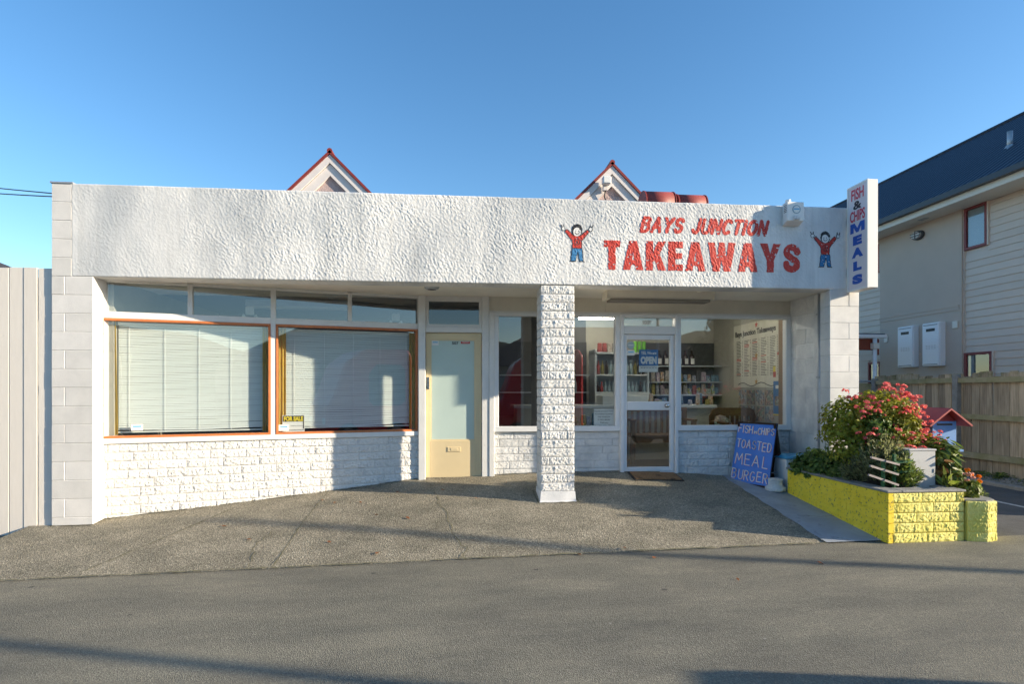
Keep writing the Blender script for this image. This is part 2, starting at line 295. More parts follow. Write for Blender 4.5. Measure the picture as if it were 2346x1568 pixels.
# ------------------------------------------------------------------ mesh helpers
class Frame:
    """s runs along the wall, d out of it (towards the viewer), z up"""
    def __init__(f, o, u): f.o = np.array(o, float); u = np.array(u, float); f.u = u / np.linalg.norm(u); f.n = np.array((f.u[1], -f.u[0]))
    def p(f, s, d, z): q = f.o + f.u * s + f.n * d; return (q[0], q[1], z)
    def ang(f): return math.atan2(f.u[1], f.u[0])
WORLD = Frame((0, 0), (1, 0))      # s = X, d = -Y
class MB:
    def __init__(self): self.v = []; self.f = []; self.m = []
    def add(self, vs, fs, mi=0):
        o = len(self.v); self.v += [tuple(map(float, q)) for q in vs]
        for q in fs: self.f.append(tuple(o + i for i in q)); self.m.append(mi)
        return self
    BOXF = [(0, 1, 2, 3), (7, 6, 5, 4), (0, 4, 5, 1), (1, 5, 6, 2), (2, 6, 7, 3), (3, 7, 4, 0)]
    def hexa(self, vs, mi=0): return self.add(vs, self.BOXF, mi)
    def box(self, x0, x1, y0, y1, z0, z1, mi=0):
        return self.hexa([(x0, y0, z0), (x0, y1, z0), (x1, y1, z0), (x1, y0, z0), (x0, y0, z1), (x0, y1, z1), (x1, y1, z1), (x1, y0, z1)], mi)
    def fbox(self, F, s0, s1, d0, d1, z0, z1, mi=0):
        return self.hexa([F.p(s0, d1, z0), F.p(s0, d0, z0), F.p(s1, d0, z0), F.p(s1, d1, z0), F.p(s0, d1, z1), F.p(s0, d0, z1), F.p(s1, d0, z1), F.p(s1, d1, z1)], mi)
    def bar(self, a, b, w, h, up=(0, 0, 1), mi=0):
        a, b, up = Vector(a), Vector(b), Vector(up); d = (b - a).normalized(); s = d.cross(up).normalized(); q = s.cross(d)
        r = [(-w / 2, -h / 2), (w / 2, -h / 2), (w / 2, h / 2), (-w / 2, h / 2)]
        vs = [tuple(a + s * x + q * y) for x, y in r] + [tuple(b + s * x + q * y) for x, y in r]
        return self.add(vs, [(3, 2, 1, 0), (4, 5, 6, 7), (0, 1, 5, 4), (1, 2, 6, 5), (2, 3, 7, 6), (3, 0, 4, 7)], mi)
    def tube(self, path, r, n=8, mi=0, cap=True):
        path = [Vector(q) for q in path]; rs = r if isinstance(r, (list, tuple)) else [r] * len(path); rings = []
        for i, q in enumerate(path):
            d = (path[min(i + 1, len(path) - 1)] - path[max(i - 1, 0)]).normalized()
            s = d.cross(Vector((0, 0, 1)) if abs(d.z) < .9 else Vector((1, 0, 0))).normalized(); w = s.cross(d)
            rings.append([tuple(q + (s * math.cos(2 * math.pi * k / n) + w * math.sin(2 * math.pi * k / n)) * rs[i]) for k in range(n)])
        vs = [v for rg in rings for v in rg]; fs = []
        for i in range(len(path) - 1):
            for k in range(n): fs.append((i * n + k, i * n + (k + 1) % n, (i + 1) * n + (k + 1) % n, (i + 1) * n + k))
        if cap: fs += [tuple(range(n - 1, -1, -1)), tuple((len(path) - 1) * n + k for k in range(n))]
        return self.add(vs, fs, mi)
    def lathe(self, c, prof, n=16, mi=0):
        vs = []; fs = []
        for r, z in prof:
            for k in range(n): vs.append((c[0] + r * math.cos(2 * math.pi * k / n), c[1] + r * math.sin(2 * math.pi * k / n), c[2] + z))
        for i in range(len(prof) - 1):
            for k in range(n): fs.append((i * n + k, i * n + (k + 1) % n, (i + 1) * n + (k + 1) % n, (i + 1) * n + k))
        fs += [tuple(range(n - 1, -1, -1)), tuple((len(prof) - 1) * n + k for k in range(n))]
        return self.add(vs, fs, mi)
    def prism(self, poly, f, mi=0):
        """poly: list of 2D points; f(p, k) -> 3D point for the two ends k = 0, 1"""
        n = len(poly); vs = [f(q, 0) for q in poly] + [f(q, 1) for q in poly]
        fs = [tuple(range(n)), tuple(range(2 * n - 1, n - 1, -1))] + [(i, i + n, (i + 1) % n + n, (i + 1) % n) for i in range(n)]
        return self.add(vs, fs, mi)
    def mesh(self, name, mats, base=(0, 0, 0), smooth=False, bevel=0.0, fixn=True):
        me = bpy.data.meshes.new(name)
        me.from_pydata([(v[0] - base[0], v[1] - base[1], v[2] - base[2]) for v in self.v], [], self.f)
        for q in (mats if isinstance(mats, (list, tuple)) else [mats]): me.materials.append(MAT[q])
        if any(self.m): me.polygons.foreach_set('material_index', self.m)
        if fixn or bevel:
            bm = bmesh.new(); bm.from_mesh(me)
            if fixn: bmesh.ops.recalc_face_normals(bm, faces=bm.faces)
            if bevel: bmesh.ops.bevel(bm, geom=[e for e in bm.edges], offset=bevel, segments=1, affect='EDGES', clamp_overlap=True)
            bm.to_mesh(me); bm.free()
        if smooth: me.polygons.foreach_set('use_smooth', [True] * len(me.polygons))
        me.update(); return me
    def build(self, name, mats, parent=None, smooth=False, bevel=0.0, base=None, fixn=True):
        bs = base if base is not None else (wbase(parent) if parent else (0, 0, 0))
        return link(name, self.mesh(name, mats, bs, smooth, bevel, fixn), parent, () if parent else bs)
def wbase(o):
    if o is None: return (0, 0, 0)
    v = Vector(o.location); q = o.parent
    while q: v = v + q.location; q = q.parent
    return tuple(v)
def link(name, data, parent=None, loc=(), rot=None):
    o = bpy.data.objects.new(name, data); COL.objects.link(o); o.parent = parent
    if len(loc): o.location = loc
    if rot: o.rotation_euler = rot
    return o
def tag(o, label, cat, group=None):
    o['label'] = label; o['category'] = cat
    if group: o['group'] = group
    return o
def thing(name, label, cat, loc=(0, 0, 0), rz=0, group=None):
    o = link(name, None, None, loc, (0, 0, rz)); o.empty_display_size = .1
    return tag(o, label, cat, group)
def struct(o): o['kind'] = 'structure'; return o
def stuff(o): o['kind'] = 'stuff'; return o
def bx(name, mats, parent, x0, x1, y0, y1, z0, z1, bevel=0.0, F=None):
    mb = MB()
    if F: mb.fbox(F, x0, x1, y0, y1, z0, z1)
    else: mb.box(x0, x1, y0, y1, z0, z1)
    return mb.build(name, mats, parent, bevel=bevel)
def pts_mesh(name, V, Fc, mats, parent=None, midx=None, smooth=False, base=None):
    me = bpy.data.meshes.new(name); V = np.asarray(V, np.float32); Fc = np.asarray(Fc, np.int32)
    bs = np.array(base if base is not None else wbase(parent), np.float32)
    V = V - bs; k = Fc.shape[1]
    me.vertices.add(len(V)); me.vertices.foreach_set('co', V.ravel())
    me.loops.add(Fc.size); me.loops.foreach_set('vertex_index', Fc.ravel())
    me.polygons.add(len(Fc)); me.polygons.foreach_set('loop_start', np.arange(0, Fc.size, k, dtype=np.int32))
    try: me.polygons.foreach_set('loop_total', np.full(len(Fc), k, np.int32))
    except Exception: pass
    for q in (mats if isinstance(mats, (list, tuple)) else [mats]): me.materials.append(MAT[q])
    if midx is not None: me.polygons.foreach_set('material_index', np.asarray(midx, np.int32))
    me.polygons.foreach_set('use_smooth', np.full(len(Fc), smooth, bool))
    me.update(calc_edges=True); me.validate()
    return link(name, me, parent, () if parent else tuple(bs))
def text(name, s, size, mats, parent, F, s0, z0, d, width=None, bold=0.0, align='LEFT', shear=0.0, thick=0.002, rot=0.0):
    cu = bpy.data.curves.new('t', 'FONT'); cu.body = s; cu.size = size; cu.offset = bold; cu.align_x = align; cu.shear = shear
    cu.extrude = thick / 2; cu.resolution_u = 4
    to = bpy.data.objects.new('t', cu); COL.objects.link(to)
    bpy.context.view_layer.update()
    me = bpy.data.meshes.new_from_object(to.evaluated_get(bpy.context.evaluated_depsgraph_get()))
    bpy.data.objects.remove(to); bpy.data.curves.remove(cu); me.name = name
    co = np.empty(len(me.vertices) * 3, np.float32); me.vertices.foreach_get('co', co); co = co.reshape(-1, 3)
    k = 1.0
    if width: k = width / (co[:, 0].max() - co[:, 0].min())
    x = co[:, 0] * k; y = co[:, 1].copy(); zz = co[:, 2]
    if width and align == 'LEFT': x = x - x.min()
    if rot: x, y = x * math.cos(rot) - y * math.sin(rot), x * math.sin(rot) + y * math.cos(rot)
    b = np.array(wbase(parent))
    q = np.stack([F.o[0] + F.u[0] * (s0 + x) + F.n[0] * (d + zz), F.o[1] + F.u[1] * (s0 + x) + F.n[1] * (d + zz), z0 + y], 1) - b
    me.vertices.foreach_set('co', q.astype(np.float32).ravel()); me.materials.clear(); me.materials.append(MAT[mats]); me.update()
    return link(name, me, parent)
# gradient noise on numpy arrays
_P = np.random.RandomState(3).permutation(256); _P = np.concatenate([_P, _P, _P])
_G = np.stack([np.cos(np.arange(256) * 2.399963), np.sin(np.arange(256) * 2.399963)], 1)
def perlin(x, y):
    xi = np.floor(x).astype(int); yi = np.floor(y).astype(int); xf = x - xi; yf = y - yi
    def g(i, j, dx, dy):
        h = _P[(_P[i & 255] + j) & 255]; return _G[h, 0] * dx + _G[h, 1] * dy
    u = xf * xf * xf * (xf * (xf * 6 - 15) + 10); v = yf * yf * yf * (yf * (yf * 6 - 15) + 10)
    a = g(xi, yi, xf, yf); b_ = g(xi + 1, yi, xf - 1, yf); c = g(xi, yi + 1, xf, yf - 1); d = g(xi + 1, yi + 1, xf - 1, yf - 1)
    return (a + u * (b_ - a)) * (1 - v) + (c + u * (d - c)) * v
def sstep(a, b_, x): q = np.clip((x - a) / (b_ - a), 0, 1); return q * q * (3 - 2 * q)

# ------------------------------------------------------------------ ground
YJ = lambda x: np.interp(x, [-3.8, 1.15, 3.5, 5.2], [-1.48, -1.35, -1.32, -1.30])
ZP = lambda x: -.09 + .012 * np.clip(x, -8, 8)
ZB = lambda x: np.interp(x, [-4, -.5, 1, 2.6, 3.7, 4.6], [.07, .27, .32, .335, .25, .20])
def gz(x, y):
    return ZP(x) + (ZB(x) - ZP(x)) * np.clip((y - YJ(x)) / (1.1 - YJ(x)), 0, 1)
g = MB().add([(-900, -900, -.45), (900, -900, -.45), (900, 900, -.45), (-900, 900, -.45)], [(0, 1, 2, 3)]).build('ground', 'grass_field'); struct(g)
def sheet(name, material, xs, ysf, zf, lift=0.0):
    V = []; n = len(xs)
    for x in xs:
        for y in ysf(x): V.append((x, y, zf(x, y) + lift))
    m_ = len(V) // n
    Fc = [(i * m_ + j, (i + 1) * m_ + j, (i + 1) * m_ + j + 1, i * m_ + j + 1) for i in range(n - 1) for j in range(m_ - 1)]
    return struct(pts_mesh(name, V, Fc, material, base=(0, 0, 0), smooth=True))
sheet('footpath', 'asphalt', np.concatenate([[-60, -20, -10], np.linspace(-8, 8, 33), [12, 20, 60]]), lambda x: np.concatenate([np.linspace(-8.2, YJ(x) + .02, 12)]), lambda x, y: ZP(x))
sheet('forecourt', 'aggregate', np.linspace(-4.6, 4.6, 47), lambda x: np.linspace(YJ(x), 1.25, 14), lambda x, y: gz(x, y) - .012 * (y < YJ(x) + .02), .008)
fore = bpy.data.objects['forecourt']
kerb = MB().box(-60, 60, -8.36, -8.2, -.45, -.085).build('kerb', 'concrete_post', bevel=.015); struct(kerb)
rd = MB().add([(-90, -17, -.235), (90, -17, -.235), (90, -8.36, -.235), (-90, -8.36, -.235)], [(0, 1, 2, 3)]).build('road', 'road_asphalt'); struct(rd)
# driveway right of the planter and yard behind
sheet('driveway', 'drive_asphalt', np.linspace(5.0, 8.25, 8), lambda x: np.linspace(-1.305, 14, 12), lambda x, y: -.028 + .0015 * y, 0)
sheet('garden_bed', 'gravel_bed', np.linspace(8.25, 9.4, 24), lambda x: np.linspace(-1.3, 14, 160), lambda x, y: -.01 + .035 * perlin(np.array([x * 3.1]), np.array([y * 3.1]))[0], 0.02)
ln = MB()
ln.hexa([(7.03, -1.2, -.0245), (7.03, 1.6, -.0225), (7.10, 1.6, -.0225), (7.10, -1.2, -.0245), (7.03, -1.2, -.0235), (7.03, 1.6, -.0205), (7.10, 1.6, -.0205), (7.10, -1.2, -.0235)])
struct(ln.build('lane_marking', 'line_paint'))
bx('kerb', 'concrete_post', None, 8.16, 8.27, -1.3, 14, -.2, .03, .01); struct(bpy.data.objects['kerb.001'])
# blue painted strip beside the planter
def strip_zone():
    V = []; Fc = []; n = 16
    L = [(3.64, 1.12), (3.62, .75), (3.60, .2), (3.58, -.5), (3.56, -1.0), (3.545, -1.31)]
    for i in range(n + 1):
        y = 1.12 - (1.12 + 1.31) * i / n
        xl = np.interp(-y, [-q[1] for q in L], [q[0] for q in L]) + .012 * math.sin(i * 2.1); xr = 4.63 if y > .25 else 4.16
        for j in range(9):
            x = xl + (xr - xl) * j / 8; V.append((x, y, float(gz(x, y)) + .013))
    for i in range(n):
        for j in range(8): Fc.append((i * 9 + j, i * 9 + j + 1, (i + 1) * 9 + j + 1, (i + 1) * 9 + j))
    return struct(pts_mesh('painted_path', V, Fc, 'blue_concrete', base=(0, 0, 0), smooth=True))
strip_zone()
def ribbon(name, pts, w, material, parent, lift=.013, wig=.012):
    V = []; Fc = []; P = []
    for (a, b_) in zip(pts[:-1], pts[1:]):
        n = max(2, int(math.hypot(b_[0] - a[0], b_[1] - a[1]) / .06))
        P += [(a[0] + (b_[0] - a[0]) * k / n, a[1] + (b_[1] - a[1]) * k / n) for k in range(n)]
    P.append(pts[-1])
    for i, q in enumerate(P):
        a = P[max(i - 1, 0)]; c = P[min(i + 1, len(P) - 1)]; d = np.array((c[0] - a[0], c[1] - a[1])); d /= np.linalg.norm(d); nn = np.array((-d[1], d[0]))
        o = random.uniform(-wig, wig); ww = w * random.uniform(.35, 1.2)
        for sg in (-1, 1):
            x, y = np.array(q) + nn * (o + sg * ww / 2); V.append((x, y, float(gz(x, y)) + lift))
    for i in range(len(P) - 1): Fc.append((2 * i, 2 * i + 1, 2 * i + 3, 2 * i + 2))
    return pts_mesh(name, V, Fc, material, parent)
ribbon('joint', [(-3.25, -1.46), (-2.75, -.06), (-2.62, .3)], .014, 'crack', fore, wig=.003)
ribbon('joint', [(-1.62, -1.42), (-1.66, -.3), (-1.64, .72)], .009, 'crack', fore, wig=.003)
ribbon('crack', [(-.45, 1.02), (-.36, .72), (-.27, .40), (-.24, .1), (-.12, -.3), (-.10, -.6), (-.03, -.95), (.06, -1.15), (.035, -1.40)], .009, 'crack', fore, wig=.02)
ribbon('crack', [(-1.9, -.55), (-1.95, -.9), (-1.82, -1.38)], .008, 'crack', fore, wig=.02)
ribbon('seam', [(x, YJ(x) + .004) for x in np.linspace(-4.4, 3.55, 14)], .022, 'crack', fore, wig=.008, lift=.014)
ribbon('crack', [(3.72, -.55), (3.95, -.62), (4.14, -.60)], .009, 'crack', bpy.data.objects['painted_path'], lift=.017)

# ------------------------------------------------------------------ block pieces (shared meshes)
def split_variant(k, nx=26, nz=8, depth=.05, relief=.026):
    mb = MB(); V = []
    for j in range(nz + 1):
        for i in range(nx + 1):
            u = i / nx; w = j / nz
            e = min(1, min(u, 1 - u) * nx / 1.4, ); e2 = min(1, min(w, 1 - w) * nz / 1.2)
            h = .5 + .45 * perlin(np.array([u * 5.3 + k * 7.7]), np.array([w * 1.7 + k * 3.1]))[0] + .55 * perlin(np.array([u * 13 + k * 5.1]), np.array([w * 4 + 9.3 * k]))[0] + random.uniform(-.17, .17)
            d = relief * max(0, h) * (.35 + .65 * min(e, e2))
            ju = 0 if i in (0, nx) else random.uniform(-.3, .3) / nx; jw = 0 if j in (0, nz) else random.uniform(-.25, .25) / nz
            V.append((u + ju - .5, -d, w + jw - .5))
    Fs = [(j * (nx + 1) + i, j * (nx + 1) + i + 1, (j + 1) * (nx + 1) + i + 1, (j + 1) * (nx + 1) + i) for j in range(nz) for i in range(nx)]
    n0 = len(V); V += [(-.5, depth, -.5), (.5, depth, -.5), (.5, depth, .5), (-.5, depth, .5)]
    bot = [i for i in range(nx + 1)]; top = [nz * (nx + 1) + i for i in range(nx + 1)]
    lef = [j * (nx + 1) for j in range(nz + 1)]; rig = [j * (nx + 1) + nx for j in range(nz + 1)]
    Fs += [tuple([n0, n0 + 1] + bot[::-1]), tuple(top + [n0 + 2, n0 + 3]), tuple([n0 + 3, n0] + lef), tuple([n0 + 1, n0 + 2] + rig[::-1])]
    mb.add(V, Fs); return mb
SPLIT = {}
def split_mesh(material, k, relief):
    key = (material, k, relief)
    if key not in SPLIT: SPLIT[key] = split_variant(k, relief=relief).mesh('brick', material, fixn=False)
    return SPLIT[key]
def flat_mesh(material, lx, lz, depth, key='flat'):
    kk = (material, round(lx, 3), round(lz, 3), round(depth, 3))
    if kk not in SPLIT: SPLIT[kk] = MB().box(-lx / 2, lx / 2, 0, depth, -lz / 2, lz / 2).mesh('block', material, bevel=.0035)
    return SPLIT[kk]
def lay_split(parent, F, s0, s1, z0, z1, course, length, material, d=0.0, relief=.026, gap=.007, phase=0.0, keep=None, nvar=8):
    """courses of split-face blocks, each block its own object"""
    b = wbase(parent); rz = F.ang(); n = int(round((z1 - z0) / course)); cz = (z1 - z0) / n
    for j in range(n):
        z = z0 + cz * (j + .5); s = s0 - ((j % 2) * length * .5 + phase + random.choice([0, .06, -.06]) * (length > .3))
        while s < s1 - .01:
            e = s + length * random.choice([1, 1, 1, .98])
            a, c = max(s, s0), min(e, s1)
            if c - a < .05: s = e; continue
            if s1 - c < .06: c = s1; e = s1
            if keep is None or keep((a + c) / 2, z):
                q = F.p((a + c) / 2, d, z)
                o = link('brick', split_mesh(material, random.randrange(nvar), relief), parent, (q[0] - b[0], q[1] - b[1], q[2] - b[2]), (0, 0, rz))
                o.scale = (c - a - gap, random.uniform(.8, 1.15), cz - gap)
                if random.random() < .5: o.scale.x *= 1
            s = e
def lay_flat(parent, F, rows, z0, course, material, d=0.0, depth=.09, gap=.004):
    b = wbase(parent); rz = F.ang()
    for j, row in enumerate(rows):
        z = z0 + course * (j + .5)
        for (a, c) in row:
            q = F.p((a + c) / 2, d + random.uniform(-.0015, .0015), z)
            link('block', flat_mesh(material, c - a - gap, course - gap, depth), parent, (q[0] - b[0], q[1] - b[1], q[2] - b[2]), (0, 0, rz))

# ------------------------------------------------------------------ the shop building
shop = thing('shop_building', 'single storey white painted block takeaway shop with rough stucco fascia', 'building', (0, 1.0, 0))
ZF0, ZF1 = 2.672, 3.68
def stucco_h(x, z):
    wx = x + .012 * perlin(x / .06, z / .06); wz = z + .012 * perlin(x / .055 + 31, z / .055 + 5)
    n1 = perlin(wx / .026 + wz / .060, wz / .036); n2 = perlin(wx / .014 + 17, wz / .017 + 3); n3 = perlin(x / .3 + 4, z / .3)
    amp = .35 + .65 * sstep(-3.3, -1.9, x + .4 * perlin(x / .7, z / .5))
    amp = amp * (.75 + .5 * sstep(-.2, .3, n3))
    return amp * (.0027 * sstep(-.25, .32, n1) + .0023 * n2 + .0020 * np.maximum(0, perlin(wx / .024 - 9, wz / .036 + 40)) + .002 * perlin(x / .11, z / .13))
X0, X1 = -4.15, 4.872; st_ = .0058
nx = int((X1 - X0) / st_); xs = np.linspace(X0, X1, nx)
prof = [(.24, ZF0, 0), (.16, ZF0, .5), (.08, ZF0, .7), (.03, ZF0 + .001, .8), (.008, ZF0 + .004, 1)]
prof += [(0, z, 1) for z in np.linspace(ZF0 + .012, ZF1 - .012, 170)] + [(.008, ZF1 - .003, 1), (.05, ZF1, .5), (.15, ZF1, .3), (.22, ZF1, .1)]
V = np.zeros((len(prof), nx, 3))
for j, (y, z, a) in enumerate(prof):
    zz = np.full(nx, z); h = stucco_h(xs, zz + (y if z < 3 else -y))
    V[j, :, 0] = xs; V[j, :, 1] = y - (h if 4 <= j < len(prof) - 4 else 0 * h)
    V[j, :, 2] = z + (-h * a if j < 4 else 0) + ((h * a * .6 + .004 * perlin(xs / .4, zz)) if j >= len(prof) - 4 else 0)
idx = np.arange(len(prof) * nx).reshape(len(prof), nx)
Fc = np.stack([idx[:-1, :-1], idx[:-1, 1:], idx[1:, 1:], idx[1:, :-1]], -1).reshape(-1, 4)
fascia = pts_mesh('fascia', V.reshape(-1, 3), Fc, 'stucco', shop, smooth=True)
bx('fascia_core', 'stucco', shop, X0 + .01, X1 - .005, .03, .215, ZF0 + .004, ZF1 - .006)
# painted lettering laid on the relief of the stucco
def inside(polys, X, Z):
    c = np.zeros(X.shape, bool)
    for P in polys:
        n = len(P)
        for i in range(n):
            x0, z0 = P[i]; x1, z1 = P[(i + 1) % n]
            if z0 == z1: continue
            q = ((z0 > Z) != (z1 > Z)) & (X < (x1 - x0) * (Z - z0) / (z1 - z0) + x0); c ^= q
    return c
def near(lines, X, Z, r):
    c = np.zeros(X.shape, bool)
    for P in lines:
        for (x0, z0), (x1, z1) in zip(P[:-1], P[1:]):
            dx, dz = x1 - x0, z1 - z0; q = np.clip(((X - x0) * dx + (Z - z0) * dz) / (dx * dx + dz * dz + 1e-12), 0, 1)
            c |= (X - x0 - q * dx) ** 2 + (Z - z0 - q * dz) ** 2 < r * r
    return c
def paint(name, x0, x1, z0, z1, cls, mats, step=.0042, label=None):
    nx_, nz_ = int((x1 - x0) / step), int((z1 - z0) / step)
    gx = np.linspace(x0, x1, nx_ + 1); gzv = np.linspace(z0, z1, nz_ + 1)
    cx, cz = np.meshgrid((gx[:-1] + gx[1:]) / 2, (gzv[:-1] + gzv[1:]) / 2)
    ww = .006 * perlin(cx / .05, cz / .05)            # brush wander
    k = cls(cx + ww, cz + .005 * perlin(cx / .04 + 9, cz / .04))
    gap = (stucco_h(cx, cz) < .0006) & (perlin(cx / .03, cz / .03) > .25)
    k = np.where(gap, -1, k)
    jj, ii = np.nonzero(k >= 0)
    vx, vz = np.meshgrid(gx, gzv); vy = -stucco_h(vx, vz) - .003
    idx = np.arange(vx.size).reshape(vx.shape)
    Fq = np.stack([idx[jj, ii], idx[jj, ii + 1], idx[jj + 1, ii + 1], idx[jj + 1, ii]], 1)
    used, inv = np.unique(Fq, return_inverse=True)
    Vv = np.stack([vx.ravel()[used], vy.ravel()[used], vz.ravel()[used]], 1)
    o = pts_mesh(name, Vv, inv.reshape(-1, 4), mats, fascia, k[jj, ii], smooth=True)
    if label: o['label'] = label
    return o
GL = {'T': (.5, [[(0, 1), (.5, 1), (.5, .77), (.36, .77), (.36, 0), (.14, 0), (.14, .77), (0, .77)]]),
      'A': (.62, [[(0, 0), (.19, 1), (.43, 1), (.62, 0), (.40, 0), (.37, .17), (.25, .17), (.22, 0)], [(.275, .34), (.345, .34), (.31, .66)]]),
      'K': (.61, [[(0, 0), (0, 1), (.22, 1), (.22, .62), (.37, 1), (.61, 1), (.42, .55), (.62, 0), (.38, 0), (.27, .36), (.22, .27), (.22, 0)]]),
      'E': (.45, [[(0, 0), (0, 1), (.45, 1), (.45, .78), (.22, .78), (.22, .61), (.42, .61), (.42, .41), (.22, .41), (.22, .22), (.45, .22), (.45, 0)]]),
      'W': (.86, [[(0, 1), (.22, 1), (.285, .42), (.345, 1), (.52, 1), (.575, .42), (.64, 1), (.86, 1), (.70, 0), (.49, 0), (.43, .42), (.37, 0), (.16, 0)]]),
      'Y': (.66, [[(0, 1), (.24, 1), (.33, .64), (.42, 1), (.66, 1), (.44, .40), (.44, 0), (.22, 0), (.22, .40)]]),
      'S': (.55, None)}
def arc(cx, cz, rx, rz, a0, a1, n=14): return [(cx + rx * math.cos(R(a0 + (a1 - a0) * k / n)), cz + rz * math.sin(R(a0 + (a1 - a0) * k / n))) for k in range(n + 1)]
def thick_S(x, z, w, h):
    out = arc(.29, .72, .27, .28, 10, 265) + arc(.27, .30, .10, .105, 80, -190)[0:0]
    P = arc(.28, .71, .17, .175, 5, 250) + arc(.27, .29, .17, .175, 70, -185)
    return [[(x + a * w, z + b_ * h) for a, b_ in P]]
SX = 1.155; HZ = .345; xx = 1.683; polys = []; strokes = []
for i, ch in enumerate('TAKEAWAYS'):
    w, P = GL[ch]; zb = 2.862 + .0035 * (xx - 1.68)
    if ch == 'S': strokes += thick_S(xx, zb, HZ * SX, HZ)
    else: polys += [[(xx + a * HZ * SX, zb + b_ * HZ) for a, b_ in q] for q in P]
    xx += (w + .075) * HZ * SX
paint('painted_lettering', 1.66, 4.2, 2.83, 3.24, lambda X, Z: np.where(inside(polys, X, Z) | near(strokes, X, Z, .040), 0, -1), 'red_paint', label='large red painted word TAKEAWAYS on the stucco')
SK = {'A': (.62, [[(0, 0), (.31, 1), (.62, 0)], [(.12, .34), (.5, .34)]]), 'B': (.55, [[(0, 0), (0, 1), (.32, 1)] + arc(.30, .77, .2, .23, 80, -80) + [(.05, .53)], [(.05, .53), (.3, .53)] + arc(.3, .265, .24, .265, 85, -85) + [(0, 0)]]),
      'Y': (.6, [[(0, 1), (.3, .5), (.6, 1)], [(.3, .5), (.3, 0)]]), 'S': (.52, [arc(.26, .74, .24, .24, 20, 260) + arc(.26, .255, .25, .25, 85, -160)]),
      'J': (.42, [[(.38, 1), (.38, .25)] + arc(.18, .22, .2, .22, 0, -170)]), 'U': (.55, [[(0, 1), (0, .28)] + arc(.27, .27, .27, .27, 180, 360) + [(.54, 1)]]),
      'N': (.55, [[(0, 0), (0, 1), (.54, 0), (.54, 1)]]), 'C': (.55, [arc(.29, .5, .29, .5, 48, 312)]), 'T': (.56, [[(0, 1), (.56, 1)], [(.28, 1), (.28, 0)]]),
      'I': (.05, [[(0, 0), (0, 1)]]), 'O': (.6, [arc(.3, .5, .3, .5, 0, 360, 20)]), 'F': (.5, [[(0, 0), (0, 1), (.5, 1)], [(0, .53), (.4, .53)]]), 'H': (.55, [[(0, 0), (0, 1)], [(.55, 0), (.55, 1)], [(0, .5), (.55, .5)]]),
      'n': (.3, [[(0, 0), (0, .5), (.15, .3), (.3, .5), (.3, 0)]]), 'P': (.48, [[(0, 0), (0, 1), (.28, 1)] + arc(.26, .76, .2, .24, 80, -80) + [(0, .52)]]), 'E': (.5, [[(.5, 1), (0, 1), (0, 0), (.5, 0)], [(0, .53), (.42, .53)]]),
      'D': (.55, [[(0, 0), (0, 1), (.2, 1)] + arc(.2, .5, .35, .5, 88, -88) + [(0, 0)]]), 'M': (.7, [[(0, 0), (.08, 1), (.35, .35), (.62, 1), (.7, 0)]]), 'L': (.46, [[(0, 1), (0, 0), (.46, 0)]]),
      'R': (.52, [[(0, 0), (0, 1), (.28, 1)] + arc(.26, .76, .22, .24, 80, -80) + [(0, .52)], [(.22, .52), (.52, 0)]]), 'G': (.58, [arc(.3, .5, .29, .5, 50, 355) + [(.56, .45), (.35, .45)]]), ' ': (.35, [])}
def skel(s, x, z, h, wx, gap, shear=0.0, total=None, slope=0.0, jit=0.0):
    w = sum(SK[c][0] + gap for c in s) - gap
    if total: wx = total / (w * h)
    out = []; cx = 0
    for c in s:
        ww, L = SK[c]; jx, jz = random.uniform(-jit, jit), random.uniform(-jit, jit)
        for P in L: out.append([(x + ((cx + a) * wx + shear * b_ + jx) * h, z + (b_ + jz) * h + slope * (cx + a) * wx * h) for a, b_ in P])
        cx += ww + gap
    return out
sk = skel('BAYS JUNCTION', 2.13, 3.325, .158, 1, .30, shear=.28, total=1.53, slope=-.004)
paint('painted_lettering', 2.05, 3.80, 3.27, 3.54, lambda X, Z: np.where(near(sk, X, Z, .0205), 0, -1), 'red_paint', label='smaller slanted red painted words BAYS JUNCTION')
